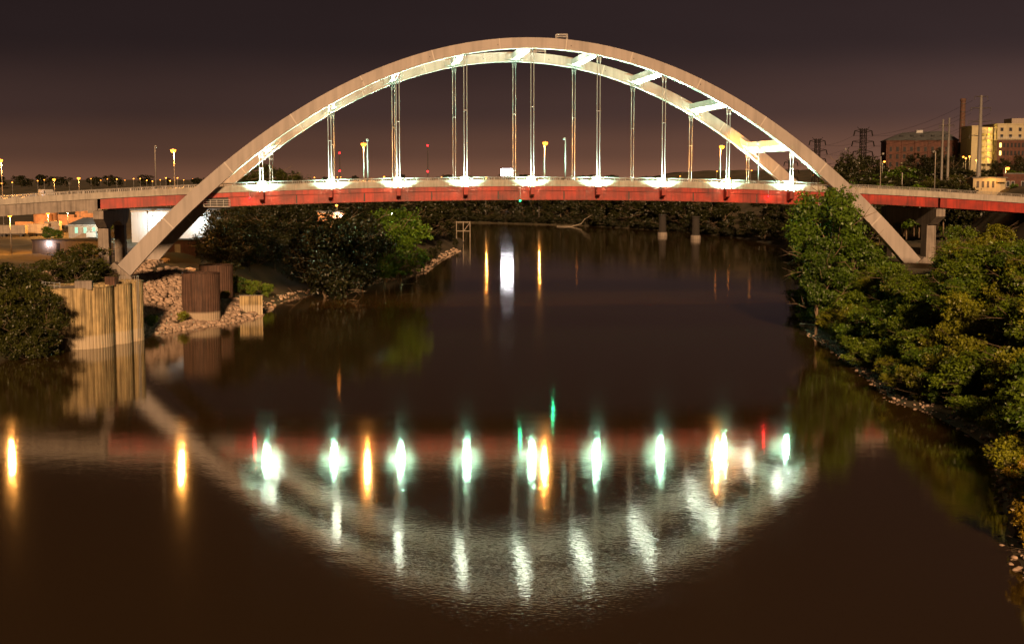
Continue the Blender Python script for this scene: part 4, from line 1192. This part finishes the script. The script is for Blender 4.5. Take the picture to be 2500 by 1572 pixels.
# ================================================================== trees
def tree_kind(seed, h, r, nl, leaves, leaf, leafmat, squat=0.32, trunk_h=0.4):
    R = np.random.default_rng(seed)
    lob = []
    for k in range(nl):
        f = (k+.5)/nl
        z = h*(squat + (0.90-squat)*f) + R.uniform(-.05, .05)*h
        prof = math.sin(math.pi*min(1, .16+.84*(1-f)**.9))**.65 if f > .02 else .6
        ang = k*2.4+R.uniform(-.8, .8)
        rad = r*prof*R.uniform(.25, .95)
        lob.append((rad*math.cos(ang), rad*math.sin(ang), z, r*R.uniform(.17, .44)*(0.6+.45*prof)))
    lob.append((R.uniform(-.15,.15)*r, R.uniform(-.15,.15)*r, h*.91, r*.22))
    tot = sum(l[3]**2 for l in lob)
    VV = []
    for (x, y, z, lr) in lob:
        per = int(leaves*lr*lr/tot)
        nc = max(6, int(per/11))
        d = R.normal(size=(nc, 3)); d /= np.linalg.norm(d, axis=1)[:, None]
        st = np.array([R.uniform(.8, 1.35), R.uniform(.8, 1.35), R.uniform(.6, 1.0)])
        spread = R.uniform(.5, 1.08, (nc, 1)) + (R.random((nc, 1)) < .16)*R.uniform(.15, .6, (nc, 1))
        cen = np.array([x, y, z]) + d*lr*spread*st
        ci = R.integers(0, nc, per)
        pos = cen[ci] + R.normal(size=(per, 3))*lr*np.array([.15, .15, .11])
        out = pos-np.array([0, 0, h*.45]); out /= np.linalg.norm(out, axis=1)[:, None]+1e-6
        nrm = out*.55 + R.normal(size=(per, 3))*.7 + np.array([0, 0, .35]); nrm /= np.linalg.norm(nrm, axis=1)[:, None]
        tan = np.cross(nrm, R.normal(size=(per, 3))); tan /= np.linalg.norm(tan, axis=1)[:, None]+1e-6
        bit = np.cross(nrm, tan)
        s_ = leaf*R.uniform(.45, 1.35, (per, 1))
        VV.append(np.stack([pos-tan*s_, pos-bit*s_*.5, pos+tan*s_, pos+bit*s_*.5], 1).reshape(-1, 3))
    V = np.concatenate(VV)
    Q = np.arange(len(V)).reshape(-1, 4)
    crown = arrmesh('crown', V, Q, leafmat)
    m = MB()
    m.tube([(0,0,-1.5), (R.uniform(-.1,.1), R.uniform(-.1,.1), h*.2), (R.uniform(-.3,.3), R.uniform(-.3,.3), h*trunk_h), (0, 0, h*.82)], [h*.020, h*.016, h*.012, h*.003], 7)
    for (x, y, z, lr) in lob:
        z0_ = z*R.uniform(.35, .7)
        m.tube([(0,0,z0_), (x*.45, y*.45, z0_+(z-z0_)*.45+.1), (x, y, z)], [h*.007, h*.005, h*.0015], 5)
    for k in range(16):
        w = R.uniform(0, 6.28); zz = h*R.uniform(squat*.6, .9)
        r0 = r*R.uniform(.35, .6); r1 = r*R.uniform(.95, 1.25)
        a = Vector((r0*math.cos(w), r0*math.sin(w), zz)); b = Vector((r1*math.cos(w+R.uniform(-.3, .3)), r1*math.sin(w), zz+h*R.uniform(-.08, .14)))
        mid = a.lerp(b, .5)+Vector((0, 0, h*R.uniform(-.02, .05)))
        m.tube([a, mid, b], [h*.0045, h*.0032, h*.0012], 4)
        m.tube([mid, mid+(b-a)*.35+Vector((R.uniform(-.4, .4), R.uniform(-.4, .4), h*.05))], [h*.0026, h*.001], 4)
    return m.mesh('trunk', M['bark'], True), crown
KN = [tree_kind(100+i, 10, r_, 13, 9500, lf, M[lm], sq) for i, (r_, lf, lm, sq) in enumerate([(4.3,.20,'leaf2',.22),(3.9,.19,'leaf1',.28),(4.6,.21,'leaf2',.18),(4.1,.20,'leaf3',.22),(3.7,.20,'leaf1',.30),(4.8,.20,'leaf3',.12),(4.4,.19,'leaf5',.16)])]
KT = [tree_kind(200+i, 10, r_, 16, 15000, .155, M[lm], sq) for i, (r_, lm, sq) in enumerate([(3.6,'leaf1',.18),(3.4,'leaf1',.30)])]
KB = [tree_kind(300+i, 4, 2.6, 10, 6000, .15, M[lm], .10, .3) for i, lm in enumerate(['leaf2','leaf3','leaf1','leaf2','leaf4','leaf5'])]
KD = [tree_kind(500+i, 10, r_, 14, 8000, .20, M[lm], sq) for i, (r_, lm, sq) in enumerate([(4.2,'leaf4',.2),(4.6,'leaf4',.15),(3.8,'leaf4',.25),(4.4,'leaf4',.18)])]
KL = [tree_kind(600+i, 10, r_, 14, 9000, .19, M['leaf6'], sq) for i, (r_, sq) in enumerate([(4.2,.12),(4.4,.2),(3.9,.1)])]
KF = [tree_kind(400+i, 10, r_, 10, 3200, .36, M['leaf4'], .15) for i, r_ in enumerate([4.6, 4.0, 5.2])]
tcount = 0
def plant(name, kind, x, y, h, wx, label, group, z=None, baseh=10.0):
    global tcount
    tcount += 1
    z0_ = hz(x, y) if z is None else z
    o = thing(name, label, 'bush' if 'bush' in name else 'tree', (x, y, z0_-0.1), random.uniform(0, 6.28), group)
    s_ = h/baseh
    o.scale = (s_*wx, s_*wx, s_)
    link('trunk', kind[0], o); link('crown', kind[1], o)
    return o
def zone(x, y):
    px, py = pix((x, y, hz(x, y)))
    for lim, nm in ((700, 'just right of the brown pile cells'), (830, 'below the second and third hangers'), (960, 'around the green lit leaves'), (1150, 'toward the far end of the left bank'), (1400, 'behind the green lights'), (1600, 'left of the two old piers'), (1800, 'near the two old piers'), (1960, 'left of the tallest right tree')):
        if px < lim: return nm
    if px < 2120: return 'around the foot of the tallest tree'
    if px < 2260: return 'below the right arch leg'
    if px < 2380: return 'below the right pier'
    return 'toward the right photo edge, upper part' if py < 800 else ('toward the right photo edge, middle part' if py < 1000 else 'in the lower right corner')
def topz(px, py, Y): return at(px, py, Y).z
# the tall tree before the right arch leg, built up of a leader and its lower neighbours
def place_top(name, kind, px, py, Y, wx, label, group, baseh=10.0):
    p = at(px, py, Y); g0 = hz(p.x, Y)
    return plant(name, kind, p.x, Y, max(1.5, (p.z-g0)*1.03), wx, label, group, None, baseh)
place_top('broadleaf_tree', KT[0], 2038, 462, 262, .82, 'tallest leafy tree, its top covering the right arch leg', 'right bank trees')
place_top('broadleaf_tree', KT[1], 1996, 575, 254, .95, 'leafy tree leaning to the water left of the tallest right tree', 'right bank trees')
place_top('broadleaf_tree', KN[4], 2092, 575, 256, .95, 'leafy tree tucked against the right side of the tallest tree', 'right bank trees')
place_top('broadleaf_tree', KN[0], 2340, 553, 262, 1.0, 'round green tree right of the right pier', 'right bank trees')
place_top('broadleaf_tree', KN[3], 2425, 548, 268, 1.05, 'olive tree right of the round green tree under the deck end', 'right bank trees')
place_top('broadleaf_tree', KN[2], 2492, 585, 225, 1.0, 'orange tinged tree at the right photo edge below the deck', 'right bank trees')
place_top('broadleaf_tree', KN[1], 2180, 640, 240, 1.2, 'dark tree hiding the foot of the right arch leg', 'right bank trees')
env_x = [1900, 1930, 1950, 1975, 2000, 2040, 2085, 2130, 2160, 2200, 2240, 2275, 2300, 2330, 2380, 2440, 2500, 2700]
env_y = [760, 735, 690, 640, 560, 500, 560, 590, 640, 645, 668, 672, 640, 585, 580, 585, 600, 600]
bank = []
R2 = np.random.default_rng(11)
for Y in np.arange(104, 312, 5.2):
    i = np.argmin(abs(RIVER[30:, 1]-Y)+1000*(RIVER[30:, 0] < 0))
    xw = float(np.interp(Y, RIVER[30:-1, 1][::-1], RIVER[30:-1, 0][::-1]))
    for off in (2.6, 6.5, 11.5, 17.5, 25, 33):
        x = xw + off + R2.uniform(-1.4, 1.4); y = Y + R2.uniform(-2.2, 2.2)
        if x > 0.385*y + 5 or (off > 20 and 268 < y < 330 and x < 112): continue
        g0 = hz(x, y)
        h = {2.6: R2.uniform(3.0, 4.6), 6.5: R2.uniform(4.5, 7.0), 11.5: R2.uniform(6.5, 9.5)}.get(off, R2.uniform(7.5, 11.5))
        px, _ = pix((x, y, g0))
        lim = at(px, float(np.interp(px, env_x, env_y))+R2.uniform(0, 25), y).z - g0
        h = min(h, lim)
        if h < 1.6: continue
        bank.append((x, y, h, off))
for x, y, h, off in bank:
    if off < 8:
        plant('bank_bush', KB[int(R2.integers(4)) if y > 140 or R2.random() < .4 else 5], x, y, h, R2.uniform(.95, 1.25), 'low bush of the right shore thicket, ' + zone(x, y), 'right bank thicket bushes', None, 4.0)
    else:
        plant('broadleaf_tree', KN[int(R2.integers(6)) if y > 150 or R2.random() < .4 else 6], x, y, h*1.05, R2.uniform(1.0, 1.3), 'leafy tree of the right bank thicket, ' + zone(x, y), 'right bank thicket trees')
# left foreground thicket around the pale cells
for px, py, Y, kd, wx, lab in [(20, 640, 236, KL[0], 1.2, 'dark tree at the left edge above the pile cells'), (75, 690, 229, KL[1], 1.1, 'dark tree left of the pale pile cell'),
        (112, 715, 226, KL[2], .9, 'leafy tree overlapping the left side of the wide pale cell'), (40, 745, 222, KL[0], 1.1, 'sprawling bush with bare twigs at the left edge'),
        (10, 705, 224, KL[2], 1.1, 'leafy tree at the left photo edge, lower row'), (85, 780, 222.5, KL[1], 1.0, 'low spreading tree by the water at the far left'),
        (150, 607, 262, KL[0], 1.0, 'rounded dark tree behind the wide pale cell'), (225, 600, 264, KL[1], 1.25, 'broad dark tree behind the slender cells, left of the arch foot'),
        (185, 620, 258, KL[2], 1.0, 'middle dark tree of the three behind the pale cells'), (100, 635, 255, KL[1], 1.2, 'dark tree between the low building and the wide cell'),
        (55, 655, 245, KL[0], 1.2, 'orange tipped tree at the left below the lit yard'), (115, 552, 375, KN[4], 1.1, 'dark tree in front of the triangle sign'),
        (140, 560, 370, KN[1], 1.2, 'dark tree left of the green lit house'), (258, 505, 430, KN[2], .8, 'green lit tree beside the left pier cap')]:
    place_top('broadleaf_tree', kd, px, py, Y, wx, lab, 'left bank trees')
for px, py, Y, lab in [(368, 712, 262, 'green bush growing on the sunlit riprap'), (445, 728, 270, 'bush on the riprap left of the near brown cell'), (575, 675, 312, 'low bush right of the far brown cell'),
        (610, 690, 318, 'low bush behind the orange shore stones'), (650, 690, 325, 'yellow green bush on the left shore beyond the cells'), (548, 708, 296, 'small dark bush between the two brown cells')]:
    p = at(px, py+26, Y)
    plant('bank_bush', KB[tcount % 4], p.x, Y, {368: 2.6, 445: 2.4, 548: 2.2}.get(px, 3.6), .95, lab, 'left bank bushes', None, 4.0)
for k_, (x_, y_, h_) in enumerate([(-95, 214, 9), (-101, 205, 11), (-99, 190, 9), (-106, 196, 12), (-103, 178, 10), (-110, 212, 11), (-104, 224, 10), (-116, 228, 12)]):
    plant('broadleaf_tree', KL[k_ % 3], x_, y_, h_, 1.1, 'dark tree of the left bank thicket at the left photo edge', 'left edge thicket')
# wood along the left bank beyond the bridge
R3 = np.random.default_rng(21)
n3 = 0
for Y in np.arange(318, 640, 13.0):
    xw = float(np.interp(Y, RIVER[10:20, 1], RIVER[10:20, 0]))
    for off in (3.5, 11.5, 19, 28):
        x = xw-off+R3.uniform(-2, 2); y = Y+R3.uniform(-4, 4)
        g0 = hz(x, y); px, _ = pix((x, y, g0))
        if px < 535 or (off < 5 and (y < 440 or R3.random() < .5)): continue
        ymax = 470 if px > 640 else 505
        h = R3.uniform(3, 5.5) if off < 5 else R3.uniform(10, 16)
        h = min(h, at(px, ymax, y).z-g0)
        if x > wcx-ww/2-2 and x < wcx+ww/2+4 and y > 345 and px < 560: continue
        kd = KD[int(R3.integers(len(KD)))] if y < 470 else KF[int(R3.integers(3))]
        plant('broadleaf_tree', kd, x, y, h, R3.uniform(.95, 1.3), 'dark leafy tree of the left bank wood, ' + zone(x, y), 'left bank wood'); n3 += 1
for px, py, Y, lab in [(618, 418, 520, 'treetop above the deck just left of the first hanger'), (655, 405, 540, 'tallest treetop above the deck by the first hanger'), (690, 415, 530, 'treetop above the deck right of the first hanger'), (718, 418, 545, 'rightmost treetop of the clump above the deck at the left'),
        (590, 425, 510, 'low treetop above the deck inside the left arch')]:
    place_top('broadleaf_tree', KL[tcount % 3], px, py, Y, .9, lab, 'treetops behind the left deck')
for px, py, Y, lab in [(790, 528, 338, 'leafy tree screening the left half of the dock shed'), (845, 532, 340, 'leafy tree screening the right half of the dock shed'), (815, 545, 334, 'lower tree in front of the dock shed'),
        (935, 515, 362, 'bright green leafy tree just left of the hidden white lamp'), (975, 508, 366, 'bright green leafy tree just right of the hidden white lamp'), (880, 515, 352, 'dark tree between the dock shed and the green lit trees')]:
    place_top('broadleaf_tree', (KN[1] if px in (935, 975) else KD[tcount % 4]), px, py, Y, .9, lab, 'left bank trees by the dock shed')
# lamp hidden among the left bank trees
p = at(823, 500, 345)
street_lamp((p.x, 345, p.z-pole_h), math.pi, 'lit orange lamp below the girder among the left bank trees', 'far', 'lamps in the left yard', 1.0, 0.0)
p = at(815, 520, 352)
o = box_building('dock_shed', 'small shed with white lamps half hidden by left bank trees', 'shed', (p.x-1, 356, p.z-5), 0, 7, 4, 5.2, M['tank'])
MB().box(-3.2, 3.2, -2.5, -2.05, 5.0, 5.2).build('canopy', M['steel'], o)
for x_ in (1.4, 2.6):
    MB().lathe([(.02,-.2),(.25,-.1),(.25,.15),(.02,.25)], 10, (x_, -2.4, 4.2)).build('lamp', M['whitelamp'], o, True)
point('shed_light', o, (2.0, -3.2, 4.0), 500, (1, .9, .95), .2)
p = at(955, 524, 372)
gl_ = thing('yard_light', 'white lamp hidden in the trees, lighting leaves bright green', 'lamp post', (p.x, 376, p.z-7))
MB().tube([(0,0,-1),(0,0,7)], .08, 6).build('pole', M['steel'], gl_)
MB().lathe([(.05,6.8),(.28,6.9),(.28,7.15),(.05,7.3)], 10).build('lens', M['whitelamp'], gl_, True)
point('lamp_light', gl_, (0, -1.0, 6.6), 1500, (.85, 1.0, .6), .3)
# far bank and the right bank beyond the bridge
for Y0, X0_ in [(y_, x_) for y_, x_ in zip(np.linspace(0, 1, 36), range(36))]:
    for row in range(2):
        s_ = Y0
        x = -75 + s_*260 + R3.uniform(-4, 4)
        base = float(np.interp(x, [-300, -60, -14, 50, 90, 112, 122, 200], [1010, 930, 906, 850, 770, 690, 640, 600]))
        y = base + 7 + row*14 + R3.uniform(-3, 3)
        if x > 118: continue
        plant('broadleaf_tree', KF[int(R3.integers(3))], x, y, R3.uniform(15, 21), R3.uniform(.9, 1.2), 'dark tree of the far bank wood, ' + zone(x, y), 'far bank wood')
for k_ in range(60):
    f_ = (k_+.5)/60
    x = -60 + f_*190
    base = float(np.interp(x, [-300, -60, -14, 50, 90, 112, 122, 200], [1010, 930, 906, 850, 770, 690, 640, 600]))
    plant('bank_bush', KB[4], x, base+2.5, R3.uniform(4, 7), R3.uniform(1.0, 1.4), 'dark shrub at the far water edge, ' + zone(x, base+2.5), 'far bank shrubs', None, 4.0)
for Y in np.arange(330, 680, 17.0):
    xw = float(np.interp(Y, RIVER[28:36, 1][::-1], RIVER[28:36, 0][::-1]))
    for off in (4, 13):
        x = xw+off+R3.uniform(-2, 2); y = Y+R3.uniform(-4, 4)
        if off > 14 and y < 345: continue
        plant('broadleaf_tree', KF[int(R3.integers(3))], x, y, R3.uniform(8, 14), R3.uniform(.9, 1.3), 'dark tree beyond the bridge on the right bank, ' + zone(x, y), 'right bank trees beyond the bridge')
# hillside on the right
hill = [(2075,385,520),(2055,398,525),(2100,378,530),(2130,388,528),(2150,405,500)]
hl = ['leftmost dark tree on the hill right of the arch leg','second dark tree on the hill right of the arch leg','tallest dark tree at the foot of the nearest pylon','ragged dark tree right of the nearest pylon','low tree before the left end of the mill']
for (px, py, Y), lab in zip(hill, hl):
    place_top('broadleaf_tree', KD[tcount % 4], px, py, Y, .7, lab, 'trees on the right hill')
for px in range(2060, 2520, 15):
    for Y, py in ((385, 452), (420, 432), (455, 418)):
        if 2360 < px < 2480 and Y < 410: continue
        pj = px + R3.uniform(-7, 7)
        yy = py + R3.uniform(-8, 14) + (18 if px < 2110 else 0)
        p = at(pj, yy, Y)
        g0 = hz(p.x, Y)
        h = min(max(3.0, p.z-g0), 11)
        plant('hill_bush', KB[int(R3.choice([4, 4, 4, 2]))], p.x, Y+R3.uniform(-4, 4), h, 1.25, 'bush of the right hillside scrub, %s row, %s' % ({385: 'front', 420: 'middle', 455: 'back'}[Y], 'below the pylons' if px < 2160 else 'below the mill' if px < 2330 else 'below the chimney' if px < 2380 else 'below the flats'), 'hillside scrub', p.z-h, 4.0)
for px, py, Y, lab in [(2235, 372, 470, 'dark tree in front of the middle of the mill'), (2290, 365, 472, 'dark leafy tree left of the twin poles'), (2265, 385, 465, 'low dark tree before the mill, between the trunks'), (2330, 380, 470, 'dark tree in front of the chimney foot'), (2450, 385, 470, 'dark tree in front of the brick wing of the flats'), (2490, 380, 468, 'dark tree at the right edge before the flats'), (2345, 428, 395, 'olive tree left of the tall power pole'),(2270,432,392,'green bush tree behind the deck right of the post')]:
    p = at(px, py, Y)
    plant('broadleaf_tree', (KL[tcount % 3] if Y < 400 else KD[tcount % 4]), p.x, Y, 9.5, .95, lab, 'trees on the right hill', p.z-9.3)
# distant tree line along the horizon
for k in range(70):
    px = R3.uniform(-60, 2560) if k > 20 else R3.uniform(560, 2000)
    Y = R3.uniform(1050, 1900)
    x = at(px, 430, Y).x
    g0 = hz(x, Y)
    top = at(px, R3.uniform(424, 436), Y).z
    plant('distant_tree', KF[int(R3.integers(3))], x, Y, max(8, top-g0), R3.uniform(1.0, 1.6), 'small dark tree on the distant horizon behind the deck', 'distant tree line')
# drift log on the far shore
p = at(1405, 545, 850)
dl = MB().tube([(-9,0,.3),(0,0,.2),(6,0,1.8),(8,0,4.5),(13,0,7.5)], [.18,.3,.28,.2,.08], 6).build('drift_log', M['wood'])
dl.location = (at(1395, 548, 838).x, 838, 0); tag(dl, 'bent pale drift log at the foot of the far bank', 'log')
